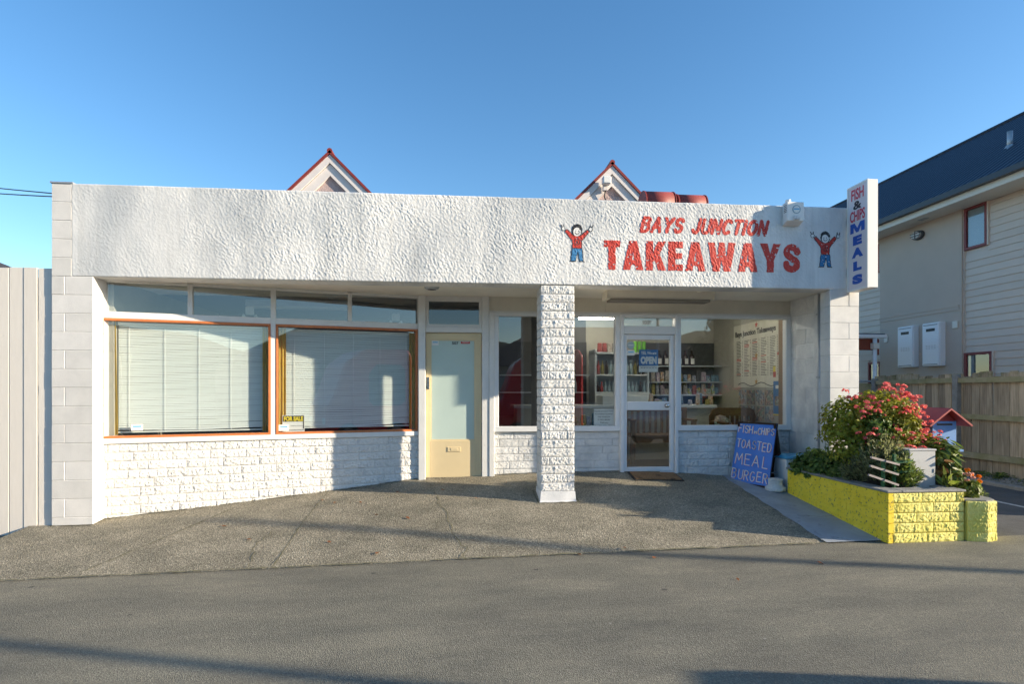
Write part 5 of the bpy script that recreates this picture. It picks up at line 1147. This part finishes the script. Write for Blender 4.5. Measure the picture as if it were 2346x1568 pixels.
fs = thing('for_sale_sign', 'black and yellow FOR SALE sign standing in the window corner', 'sign', WF.p(2.03, -.075, .92))
bx('card', 'paper', fs, 1.925, 2.185, -.082, -.078, .925, 1.135, F=WF); bx('banner', 'black', fs, 1.932, 2.178, -.0775, -.076, 1.055, 1.128, F=WF)
text('lettering', 'FOR SALE', .072, 'yellow_ink', fs, WF, 1.942, 1.066, -.0745, width=.226, bold=.004); bx('rule', 'ink', fs, 2.165, 2.178, -.0775, -.076, .965, 1.055, F=WF); bx('rule', 'ink', fs, 1.97, 2.178, -.0775, -.076, .945, .952, F=WF); bx('rule', 'ink', fs, 2.02, 2.165, -.0775, -.0765, 1.0, 1.004, F=WF)
def sticker(F, s0, s1, z0, z1, d, label, bar='bin_lid', back='paper', lines=2):
    q_ = F.p((s0 + s1) / 2, d, z0); t_ = thing('sticker', label, 'sticker', q_); bx('label_sheet', back, t_, s0, s1, d, d + .0015, z0, z1, F=F)
    h = z1 - z0; bx('print', bar, t_, s0 + (s1 - s0) * .15, s1 - (s1 - s0) * .12, d + .0016, d + .0024, z0 + h * .52, z0 + h * .74, F=F)
    if lines > 1: bx('print', 'cord', t_, s0 + (s1 - s0) * .22, s1 - (s1 - s0) * .2, d + .0016, d + .0024, z0 + h * .25, z0 + h * .34, F=F)
sticker(WF, .33, .445, .985, 1.06, -.043, 'white security sticker low on the left window pane'); sticker(WF, 1.885, 2.0, .945, 1.02, -.043, 'white security sticker overlapping the for sale sign')
sticker(DF, -.365, -.275, 2.045, 2.11, -.012, 'white security sticker at the top of the cream door glass'); sticker(DF, .02, .14, 2.07, 2.10, -.012, 'red sticker at the top of the cream door glass', 'paper', 'red_ink', 1)
text('number', '507', .05, 'ink', door, DF, -.10, 2.06, -.0145, width=.09, bold=.002)
sticker(Frame((0, 1.094), (1, 0)), 2.292, 2.40, 1.925, 2.0, .002, 'white security sticker on the shop door glass')
sq = thing('sticker', 'round pale blue sticker high on the shop door glass', 'sticker', (2.345, 1.09, 2.06)); d_ = MB(); d_.lathe((0, 0, 0), [(.052, 0), (.052, .0015)], 24); d_.v = [(2.345 + v[0], 1.092 - v[2], 2.065 + v[1]) for v in d_.v]; d_.build('label_sheet', 'bottle_clear', sq)
bx('print', 'paper', sq, 2.31, 2.38, 1.0885, 1.0902, 2.06, 2.072)
op = thing('open_sign', 'blue YES, We are OPEN sign hanging behind the shop door glass', 'sign', (2.61, 1.13, 1.75))
OF = Frame((0, 1.135), (1, 0)); bx('card', 'open_blue', op, 2.475, 2.745, 0, .004, 1.785, 2.01, F=OF); bx('border', 'paper', op, 2.482, 2.738, .0042, .005, 1.785, 1.789, F=OF)
text('lettering', 'YES, We are', .055, 'paper', op, OF, 2.50, 1.945, .0055, width=.22, bold=.002); text('lettering', 'OPEN', .125, 'paper', op, OF, 2.495, 1.82, .0055, width=.23, bold=.009)
bx('hours_card', 'paper', op, 2.472, 2.742, -.002, .002, 1.70, 1.782, F=OF)
for k in range(6): bx('print', 'ink', op, 2.50 + .04 * k, 2.525 + .04 * k, .0022, .003, 1.755, 1.762, F=OF)
nt_ = thing('paper_notice', 'white paper notice about bikes taped inside the shop window', 'notice', (1.97, 1.12, .97))
NF = Frame((0, 1.118), (1, 0)); bx('sheet', 'paper', nt_, 1.835, 2.115, 0, .002, .968, 1.19, F=NF)
for k, s in enumerate(('PLEASE DO NOT PARK', 'YOUR BIKES AGAINST', 'THE WINDOW', 'IT WILL BREAK', 'Thank you')): text('lettering', s, .026, 'ink', nt_, NF, 1.975, 1.15 - .039 * k, .0035, align='CENTER')
text('number', '507', .075, 'paper', dfr, Frame((0, 1.096), (1, 0)), 2.51, 2.355, .003, width=.13, bold=.004)
sticker(Frame((0, 1.1), (1, 0)), 1.52, 1.56, 1.48, 1.56, .003, 'small yellow diamond sticker on the shop window pane', 'ink', 'yellow_ink', 1)

# ------------------------------------------------------------------ shop interior
fl0 = bx('interior_floor', 'inner_floor', shop, .36, 4.66, 1.15, 6.0, .30, .335)
bx('interior_wall', 'inner_shaded', shop, .36, 2.25, 3.45, 3.5, .3, 2.75); bx('interior_wall', 'inner_wall', shop, 2.25, 4.65, 3.45, 3.5, .3, 2.75); bx('interior_wall', 'inner_shaded', shop, 1.12, 1.17, 1.35, 2.28, .335, 2.72); bx('interior_wall', 'inner_shaded', shop, .36, .40, 1.3, 3.5, .3, 2.75)  # left walls painted dark as shade; added partition helps keep that end dim
bx('interior_ceiling', 'inner_wall', shop, .36, 4.66, 1.31, 3.6, 2.72, 2.76); bx('interior_wall', 'inner_wall', shop, 4.625, 4.648, 1.16, 3.46, .3, 2.72); bx('corner_post', 'wood_light', shop, 4.575, 4.62, 1.155, 1.26, .9, 2.5)
for (x0, x1, yy, lab) in ((1.95, 2.65, 2.75, 'lit warm fluorescent tube hanging left inside the shop'), (3.35, 4.1, 1.75, 'lit fluorescent tube on the shop ceiling nearest the right window')):
    t_ = thing('tube_light', lab, 'light', ((x0 + x1) / 2, yy, 2.6)); bx('batten', 'paper', t_, x0, x1, yy - .05, yy + .05, 2.68, 2.72); q = MB(); q.tube([(x0 + .02, yy, 2.645), (x1 - .02, yy, 2.645)], .019, 10); q.build('tube', 'tube_lit', t_)
ct = thing('counter', 'cream shop counter with white top across the shop', 'counter', (2.9, 2.5, .335))
bx('front', 'counter', ct, .9, 4.1, 2.35, 2.9, .335, 1.16); bx('top', 'counter_white', ct, .85, 4.15, 2.30, 2.95, 1.16, 1.21, .005); bx('glass_case', 'counter_white', ct, 2.3, 3.05, 2.45, 2.85, 1.21, 1.36, .004)
for z in (.62, .88): bx('front_shelf', 'counter_white', ct, 1.2, 2.45, 2.18, 2.348, z, z + .015)
fg = thing('drinks_fridge', 'open fronted drinks fridge with rows of bottles behind the counter', 'fridge', (2.75, 3.2, .335))
bx('back', 'fridge', fg, 2.3, 3.25, 3.36, 3.42, .335, 2.15); bx('side', 'fridge', fg, 2.3, 2.33, 2.98, 3.36, .335, 2.15); bx('side', 'fridge', fg, 3.22, 3.25, 2.98, 3.36, .335, 2.15); bx('top', 'fridge', fg, 2.3, 3.25, 2.98, 3.36, 2.07, 2.10)
for z in (1.32, 1.70): bx('shelf', 'counter_white', fg, 2.33, 3.22, 3.0, 3.355, z, z + .02)
bx('light_panel', 'counter_white', fg, 2.3, 3.25, 2.96, 2.98, 1.24, 1.42)
sh = thing('shelf_unit', 'dark display shelves of confectionery left of the menu wall', 'shelf', (3.95, 3.2, .335))
bx('back', 'dark_grey', sh, 3.32, 4.6, 3.40, 3.44, 1.0, 2.3)
for z in (1.35, 1.58, 1.86): bx('shelf', 'fridge', sh, 3.32, 4.6, 3.08, 3.40, z, z + .018)
sh2 = thing('shelf_unit', 'dark wall shelves at the left end behind the counter', 'shelf', (1.4, 3.2, 1.2))
bx('back', 'dark_grey', sh2, .7, 2.25, 3.40, 3.44, 1.0, 2.3)
for z in (1.40, 1.70): bx('shelf', 'fridge', sh2, .7, 2.25, 3.12, 3.40, z, z + .018)
def item(kind, x, y, z, h, w, m_, label, group, m2=None):
    if kind == 'bottle':
        q = MB(); q.lathe((0, 0, 0), [(w / 2, 0), (w / 2, h * .6), (w * .18, h * .8), (w * .18, h)], 8); me = q.mesh('bottle', m_, smooth=True)
    elif kind == 'can':
        q = MB(); q.lathe((0, 0, 0), [(w * .45, 0), (w / 2, h * .05), (w / 2, h * .93), (w * .42, h)], 10); me = q.mesh('can', m_, smooth=True)
    else:
        q = MB(); q.hexa([(-w / 2, -.03, 0), (-w / 2, .03, 0), (w / 2, .03, 0), (w / 2, -.03, 0), (-w / 2 * .92, -.012, h), (-w / 2 * .92, .012, h), (w / 2 * .92, .012, h), (w / 2 * .92, -.012, h)]); me = q.mesh('packet', m_, bevel=.008)
    if m2:
        t_ = thing(kind, label, kind, (x, y, z), random.uniform(-.15, .15), group); link('body', me, t_); q = MB(); q.box(-w * .32, w * .32, -w / 2 - .006, -w / 2 - .002, h * .12, h * .48); link('paper_label', q.mesh('paper_label', m2), t_); return t_
    o = link(kind, me, None, (x, y, z), (0, 0, random.uniform(-.2, .2))); return tag(o, label, kind, group)
for k in range(13): item('bottle', 2.37 + .068 * k, 3.06, 1.34, .26, .058, random.choice(['bottle_clear', 'bottle_clear', 'bottle_red', 'bottle_dark']), 'drink bottle standing in the lower row of the drinks fridge', 'bottles in the fridge')
for k in range(12): item('bottle', 2.38 + .072 * k, 3.06, 1.72, .24, .058, random.choice(['bottle_clear', 'bottle_dark', 'pack_2', 'bottle_red']), 'drink bottle in the upper row of the drinks fridge', 'bottles in the fridge')
for k in range(3): item('can', 3.03 + .075 * k, 3.05, 2.10, .19, .066, 'can_green', 'bright green can on top of the drinks fridge', 'green cans on the fridge')
for k in range(7): item('packet', 2.40 + .085 * k, 3.05, 2.10, .16, .08, random.choice(['pack_4', 'pack_9', 'pack_0']), 'small packet on top of the drinks fridge', 'packets on the fridge')
for k in range(6): item('bottle', 3.50 + .12 * k, 3.2, 1.878, .27, .095, 'pack_2' if k == 3 else 'bottle_dark', 'dark syrup bottle with white label on the top shelf' if k != 3 else 'amber syrup bottle with white label on the top shelf', 'syrup bottles on the top shelf', 'paper')
for j, z in enumerate((1.598, 1.368)):
    for k in range(15): item('packet', 3.38 + .083 * k, 3.16 + random.uniform(-.02, .02), z, random.uniform(.10, .20), random.uniform(.06, .085), random.choice(PRODUCT), 'confectionery packet on the %s display shelf' % ('middle' if j == 0 else 'lowest'), 'confectionery packets')
for k in range(18): item('packet', 3.08 + .06 * k, 2.40 + random.uniform(-.05, .3), 1.21, random.uniform(.06, .20), random.uniform(.05, .09), random.choice(PRODUCT), 'small bright packet standing on the counter top', 'packets on the counter')
for k in range(14): item('packet', 1.26 + .085 * k, 2.25, .895, random.uniform(.12, .2), .07, random.choice(PRODUCT), 'packet on the upper shelf of the counter front', 'packets on the counter front')
for k in range(13): item('packet', 1.28 + .088 * k, 2.25, .635, random.uniform(.12, .18), .075, random.choice(PRODUCT), 'packet on the lower shelf of the counter front', 'packets on the counter front')
for k in range(10): item('packet', 3.42 + .12 * k, 3.33, 1.46 + .02 * (k % 2) + .0, .10, .09, random.choice(PRODUCT), 'packet hung on the back panel of the display shelves', 'hanging packets')
for k in range(9): item('bottle', 1.30 + .1 * k, 3.2, 1.418, random.uniform(.2, .27), .07, random.choice(['bottle_dark', 'pack_2', 'bottle_clear', 'pack_6']), 'sauce bottle on the left wall shelf', 'sauce bottles on the left shelves')
# menu board and posters on the right inner wall
MF = Frame((4.618, 0), (0, -1))        # s = -Y
mn = thing('menu_board', 'cream menu board headed Bays Junction Takeaways on the side wall', 'menu', (4.61, 1.95, 1.45))
bx('panel', 'menu_cream', mn, -2.66, -1.25, .002, .012, 1.49, 2.52, F=MF)
text('lettering', 'Bays Junction Takeaways', .115, 'ink', mn, MF, -2.60, 2.33, .0135, width=1.22, bold=.004)
for c in range(5):
    q = MB(); q2 = MB(); z = 2.24
    while z > 1.66:
        w = random.uniform(.09, .17); s_ = -2.56 + .255 * c
        if random.random() > .08: q.fbox(MF, s_, s_ + w, .0125, .0135, z, z + .009); q.fbox(MF, s_ + .19, s_ + .212, .0125, .0135, z, z + .009)
        else: q2.fbox(MF, s_, s_ + .15, .0125, .0135, z, z + .014)
        z -= .0245
    q.build('print', 'ink', mn); 
    if q2.v: q2.build('print', 'red_ink', mn)
def star(s, z, r_, m_):
    P = [(s + (r_ if k % 2 == 0 else r_ * .42) * math.sin(k * math.pi / 5), z + (r_ if k % 2 == 0 else r_ * .42) * math.cos(k * math.pi / 5)) for k in range(10)]
    MB().prism(P, lambda p_, k: MF.p(p_[0], .0125 + .002 * k, p_[1])).build('star', m_, mn)
star(-1.93, 2.47, .05, 'red_ink'); star(-1.93, 1.99, .055, 'gold'); star(-1.93, 1.58, .05, 'gold'); star(-1.32, 1.98, .035, 'red_ink')
rb = MB(); rb.tube([MF.p(-2.5 + .1 * k, .0135, 1.54 + .03 * math.sin(k * 1.1)) for k in range(12)], .006, 4); rb.build('ribbon', 'ink', mn)
bx('chips_picture', 'yellow_ink', mn, -1.45, -1.39, .0125, .014, 1.72, 1.80, F=MF); bx('chips_picture', 'red_ink', mn, -1.45, -1.38, .0125, .0145, 1.64, 1.72, F=MF)
PN = ['poster_a', 'poster_b'] * 2 + ['poster_b', 'poster_a'] * 2
for k in range(8):
    s_ = -2.5 + .27 * (k % 4); z = 1.22 - .25 * (k // 4)
    o = bx('poster', PN[k], None, s_, s_ + .24, .003, .006, z, z + .23, F=MF); tag(o, '%s of the small colourful posters in the %s row below the menu' % (('first', 'second', 'third', 'fourth')[k % 4], ('upper', 'lower')[k // 4]), 'poster', 'small posters under the menu')
pst = thing('poster', 'tall blue poster at the right window edge below the menu', 'poster', (4.6, 1.35, 1.0)); bx('sheet', 'open_blue', pst, -1.44, -1.22, .014, .017, 1.08, 1.58, F=MF); bx('picture', 'poster_b', pst, -1.40, -1.27, .0172, .018, 1.22, 1.36, F=MF); bx('title', 'paper', pst, -1.38, -1.29, .0172, .018, 1.47, 1.52, F=MF); bx('foot', 'yellow_ink', pst, -1.44, -1.22, .0172, .018, 1.08, 1.10, F=MF)
# benches
bc = thing('bench', 'slatted wooden bench standing before the counter, seen through the door', 'bench', (2.95, 2.0, .335))
bx('seat', 'wood_light', bc, 2.55, 3.55, 1.72, 2.12, .74, .78, .005); bx('apron', 'wood_light', bc, 2.57, 3.53, 1.74, 1.77, .66, .74)
for x in (2.55, 3.49):
    bx('leg', 'wood_light', bc, x, x + .06, 1.72, 1.78, .335, .98 if True else 1); bx('leg', 'wood_light', bc, x, x + .06, 2.08, 2.13, .335, 1.17); bx('armrest', 'wood_light', bc, x - .01, x + .07, 1.70, 2.12, .98, 1.01, .004)
bx('top_rail', 'wood_light', bc, 2.55, 3.55, 2.09, 2.13, 1.12, 1.18, .005)
for k in range(9): bx('slat', 'wood_light', bc, 2.66 + .095 * k, 2.70 + .095 * k, 2.10, 2.12, .78, 1.12)
b2 = thing('bench', 'carved dark wooden bench by the right window under the posters', 'bench', (4.2, 1.8, .335))
BX0, BX1 = 3.85, 4.58
q = MB(); P = [(BX0, 1.05), (BX0 + .03, 1.14), (BX0 + .1, 1.175), (BX1 - .1, 1.175), (BX1 - .03, 1.14), (BX1, 1.05)]; q.prism(P, lambda p_, k: (p_[0], 1.90 + .04 * k, p_[1])); q.build('crest_rail', 'wood_brown', b2)
for k in range(9): bx('slat', 'wood_brown', b2, BX0 + .03 + .077 * k, BX0 + .07 + .077 * k, 1.905, 1.925, .78, 1.06)
for x in (BX0, BX1 - .06): bx('leg', 'wood_brown', b2, x, x + .06, 1.90, 1.95, .335, 1.06); bx('leg', 'wood_brown', b2, x, x + .06, 1.45, 1.5, .335, .95)
bx('seat', 'wood_brown', b2, BX0, BX1, 1.44, 1.92, .74, .78, .005); bx('armrest', 'wood_brown', b2, BX0 - .01, BX0 + .07, 1.43, 1.92, .95, .98, .004)
cu = MB(); cu.lathe((0, 0, 0), [(.05, -.06), (.15, -.04), (.19, 0), (.15, .04), (.05, .06)], 14); o = link('cushion', cu.mesh('cushion', 'poster_b', smooth=True), None, (3.98, 1.72, .90), (R(65), .2, .3)); tag(o, 'patterned cushion leaning on the dark carved bench', 'cushion')
# ceiling light box in the left room, seen through the upper panes
t_ = thing('ceiling_light', 'long unlit fluorescent fitting inside behind the upper left panes', 'light', (-2.2, 1.7, 2.6)); bx('body', 'galv', t_, -2.9, -1.5, 1.5, 1.64, 2.60, 2.69, .004); bx('diffuser', 'curtain_pale', t_, -2.88, -1.52, 1.48, 1.66, 2.575, 2.60, .004)
for k, (s, lab) in enumerate(((1.52, 'small twin spotlight inside behind the second upper pane'), (3.38, 'small twin spotlight inside behind the fourth upper pane'))):
    t_ = thing('spotlight', lab, 'light', WF.p(s, -.5, 2.5)); bx('base', 'curtain_pale', t_, s - .05, s + .05, -.55, -.5, 2.42, 2.52, F=WF)
    for e in (-.07, .07): q = MB(); q.lathe(WF.p(s + e, -.5, 2.37), [(.015, .05), (.03, 0), (.03, -.02)], 10); q.build('lamp_head', 'curtain_pale', t_)

# ------------------------------------------------------------------ small litter on the paving
LEAF = MB().add([(-.02, 0, .002), (-.006, .012, .008), (.012, .010, .004), (.024, 0, .007), (.01, -.011, .009), (-.008, -.01, .003)], [(0, 1, 2, 3), (0, 3, 4, 5)]).mesh('fallen_leaf', 'leaf_dead', fixn=False)
for k, (x, y) in enumerate(((-2.45, -.32), (-2.05, -.75), (-1.62, .42), (-1.45, .30), (-1.15, .25), (-.75, .55), (-.9, -.2), (-1.25, -.9), (-.55, -.35), (.2, .2), (-.75, -1.2), (1.55, -1.28), (1.1, -1.36), (1.75, -1.55), (2.2, -2.2), (-.2, .55), (.6, .75), (3.1, -1.9))):
    z = float(gz(x, y)) + .014 if y > YJ(x) else float(ZP(x)) + .004
    o = link('fallen_leaf', LEAF, None, (x, y, z), (random.uniform(-.2, .2), random.uniform(-.2, .2), random.uniform(0, 6.3))); kk = random.uniform(.8, 1.5); o.scale = (kk, kk, kk)
    tag(o, 'small dry brown leaf lying on the paving', 'leaf', 'dry leaves on the paving')

# ------------------------------------------------------------------ street behind the camera (reflected in the glass, casting the long shadows)
def lamp_post(x, y, h, arm, label, r_=.085):
    t_ = thing('lamp_post', label, 'street lamp', (x, y, -.2), group='street lamps behind the viewer')
    q = MB(); q.tube([(x, y, -.2), (x, y, h * .5), (x, y, h)], [r_, r_ * .85, r_ * .7], 12); q.build('pole', 'pole_grey', t_, smooth=True)
    if arm: q = MB(); q.tube([(x, y, h - .05), (x + arm[0] * .4, y + arm[1] * .4, h + .35), (x + arm[0], y + arm[1], h + .5)], .035, 8); q.build('arm', 'pole_grey', t_, smooth=True); bx('lamp_head', 'pole_grey', t_, x + arm[0] - .3, x + arm[0] + .12, y + arm[1] - .1, y + arm[1] + .1, h + .44, h + .54, .02)
lamp_post(18.6, -6.68, 6.35, None, 'plain grey post far to the right whose shadow crosses the forecourt', .085)
lamp_post(12.0, -7.35, 8.5, (0, -1.6), 'street lamp on the near kerb to the right of the viewer', .07)
lamp_post(-5.5, -17.8, 7.5, (0, 1.6), 'street lamp across the road to the left')
lamp_post(9.5, -17.8, 7.5, (0, 1.6), 'street lamp across the road to the right')
def vehicle(name, label, loc, rz, prof, width, paint_, wheels, glassp, cat):
    t_ = thing(name, label, cat, loc, rz)
    q = MB(); q.prism(prof, lambda p_, k: (p_[0], -width / 2 + width * k, p_[1])); link('body', q.mesh('body', paint_, bevel=.06), t_)
    for s in (-1, 1):
        for P in glassp: q = MB(); q.prism(P, lambda p_, k: (p_[0], s * (width / 2 - .003 + .012 * k), p_[1])); link('side_window', q.mesh('side_window', 'car_glass'), t_)
        for (wx, wr) in wheels:
            q = MB(); q.tube([(wx, s * (width / 2 - .2), wr), (wx, s * (width / 2 + .02), wr)], wr, 20); w = link('wheel', q.mesh('wheel', 'tyre'), t_); q = MB(); q.tube([(wx, s * (width / 2), wr), (wx, s * (width / 2 + .03), wr)], wr * .6, 16); link('hub_cap', q.mesh('hub_cap', 'hub'), w)
        q = MB(); q.box(prof[0][0] - .02, prof[0][0] + .06, s * width * .36 - .14, s * width * .36 + .14, .65, .85); link('headlight', q.mesh('headlight', 'head_lamp', bevel=.02), t_)
    return t_
vehicle('parked_van', 'red van parked at the kerb behind the viewer', (2.9, -9.9, -.235), 0, [(-1.75, .35), (-1.75, 1.15), (-1.55, 1.5), (-1.2, 2.5), (-.6, 2.95), (.85, 3.0), (1.0, 2.8), (1.0, .35)], 1.95, 'van_red', ((-1.1, .34), (.45, .34)), [[(-.45, 1.35), (-.3, 1.2), (.6, 1.2), (.75, 1.35), (.75, 2.35), (.6, 2.5), (-.2, 2.5), (-.45, 2.2)]], 'van')
vehicle('parked_car', 'grey car parked on the path to the right of the viewer', (6.45, -5.98, -.05), -.22, [(-2.0, .3), (-2.05, .75), (-1.3, .9), (-.7, 1.38), (.7, 1.42), (1.5, .98), (2.1, .9), (2.1, .3)], 1.75, 'car_grey', ((-1.3, .31), (1.35, .31)), [[(-1.05, .95), (-.6, 1.3), (.05, 1.33), (.05, .95)], [(.12, .95), (.12, 1.33), (.65, 1.33), (1.2, .98)]], 'car')
ah = thing('far_house', 'low hip roofed building across the road behind the viewer', 'house', (8, -27, -.3))
bx('wall', 'far_wall', ah, 1, 16, -33, -23, -.4, 2.9); q = MB(); q.add([(.3, -33.6, 2.8), (16.7, -33.6, 2.8), (16.7, -22.4, 2.8), (.3, -22.4, 2.8), (5.5, -28, 5.6), (11.5, -28, 5.6)], [(0, 1, 5, 4), (1, 2, 5), (2, 3, 4, 5), (3, 0, 4), (0, 3, 2, 1)]); q.build('roof', 'far_roof', ah)
for x in (3, 7, 11): bx('window', 'car_glass', ah, x, x + 2, -23, -22.96, .8, 2.1)
ah2 = thing('far_house', 'long shed with low roof across the road to the left', 'house', (-14, -28, -.3)); bx('wall', 'far_wall', ah2, -26, -4, -34, -24, -.4, 3.2); q = MB(); q.prism([(-34.5, 3.2), (-23.5, 3.2), (-29, 4.8)], lambda p_, k: (-26.5 + 23 * k, p_[0], p_[1])); q.build('roof', 'far_roof', ah2)
def tree(name, x, y, h, label):
    t_ = thing(name, label, 'tree', (x, y, -.4), group='trees across the road'); q = MB(); q.tube([(x, y, -.4), (x + .1, y, h * .35), (x, y + .1, h * .75)], [.22, .16, .06], 8)
    for k in range(8): a = k * .8; q.tube([(x, y, h * (.3 + .04 * k)), (x + math.cos(a) * h * .18, y + math.sin(a) * h * .18, h * (.5 + .05 * k))], [.07, .02], 5)
    q.build('trunk', 'bark', t_); C, D = [], []
    for k in range(9):
        a = random.uniform(0, 6.28); rr_ = random.uniform(0, h * .2); c, d = blob(420, (x + math.cos(a) * rr_, y + math.sin(a) * rr_, h * random.uniform(.5, .88)), (h * .15,) * 3, .3); C.append(c); D.append(d)
    Vv, Fq = leaves(np.concatenate(C), np.concatenate(D), .11, 1.4); stuff(pts_mesh('crown', Vv, Fq, 'tree_leaf', t_))
tree('street_tree', 14.5, -20.5, 6.5, 'leafy tree across the road right of the low house'); tree('street_tree', 20.5, -21.5, 7.5, 'taller leafy tree farther along across the road')
n = 140; a = np.linspace(-math.pi * 1.02, .02 * math.pi, n); rad = 420
hz = 30 + 26 * (perlin(a * 3.1 + 5, a * 0 + .3) + .5) + 14 * perlin(a * 9, a * 0 + 2.2)
V = np.concatenate([np.stack([rad * np.cos(a), rad * np.sin(a), np.full(n, -6)], 1), np.stack([(rad + 60) * np.cos(a), (rad + 60) * np.sin(a), hz * .8], 1), np.stack([(rad + 160) * np.cos(a), (rad + 160) * np.sin(a), hz * 1.2], 1)])
i = np.arange(n - 1); struct(pts_mesh('hills', V, np.concatenate([np.stack([i, i + 1, i + 1 + n, i + n], 1), np.stack([i + n, i + 1 + n, i + 1 + 2 * n, i + 2 * n], 1)]), 'hill', base=(0, 0, 0), smooth=True))

# alike things in a row are told apart by their place in it
ORD = 'first second third fourth fifth sixth seventh eighth ninth tenth eleventh twelfth thirteenth fourteenth fifteenth sixteenth seventeenth eighteenth nineteenth twentieth'.split()
same = {}
for o in scn.objects:
    if o.parent is None and 'label' in o: same.setdefault(o['label'], []).append(o)
for lab, L in same.items():
    if len(L) > 1:
        for k, o in enumerate(sorted(L, key=lambda q_: q_.location.x)): o['label'] = lab + ', ' + ORD[k] + ' from the left'
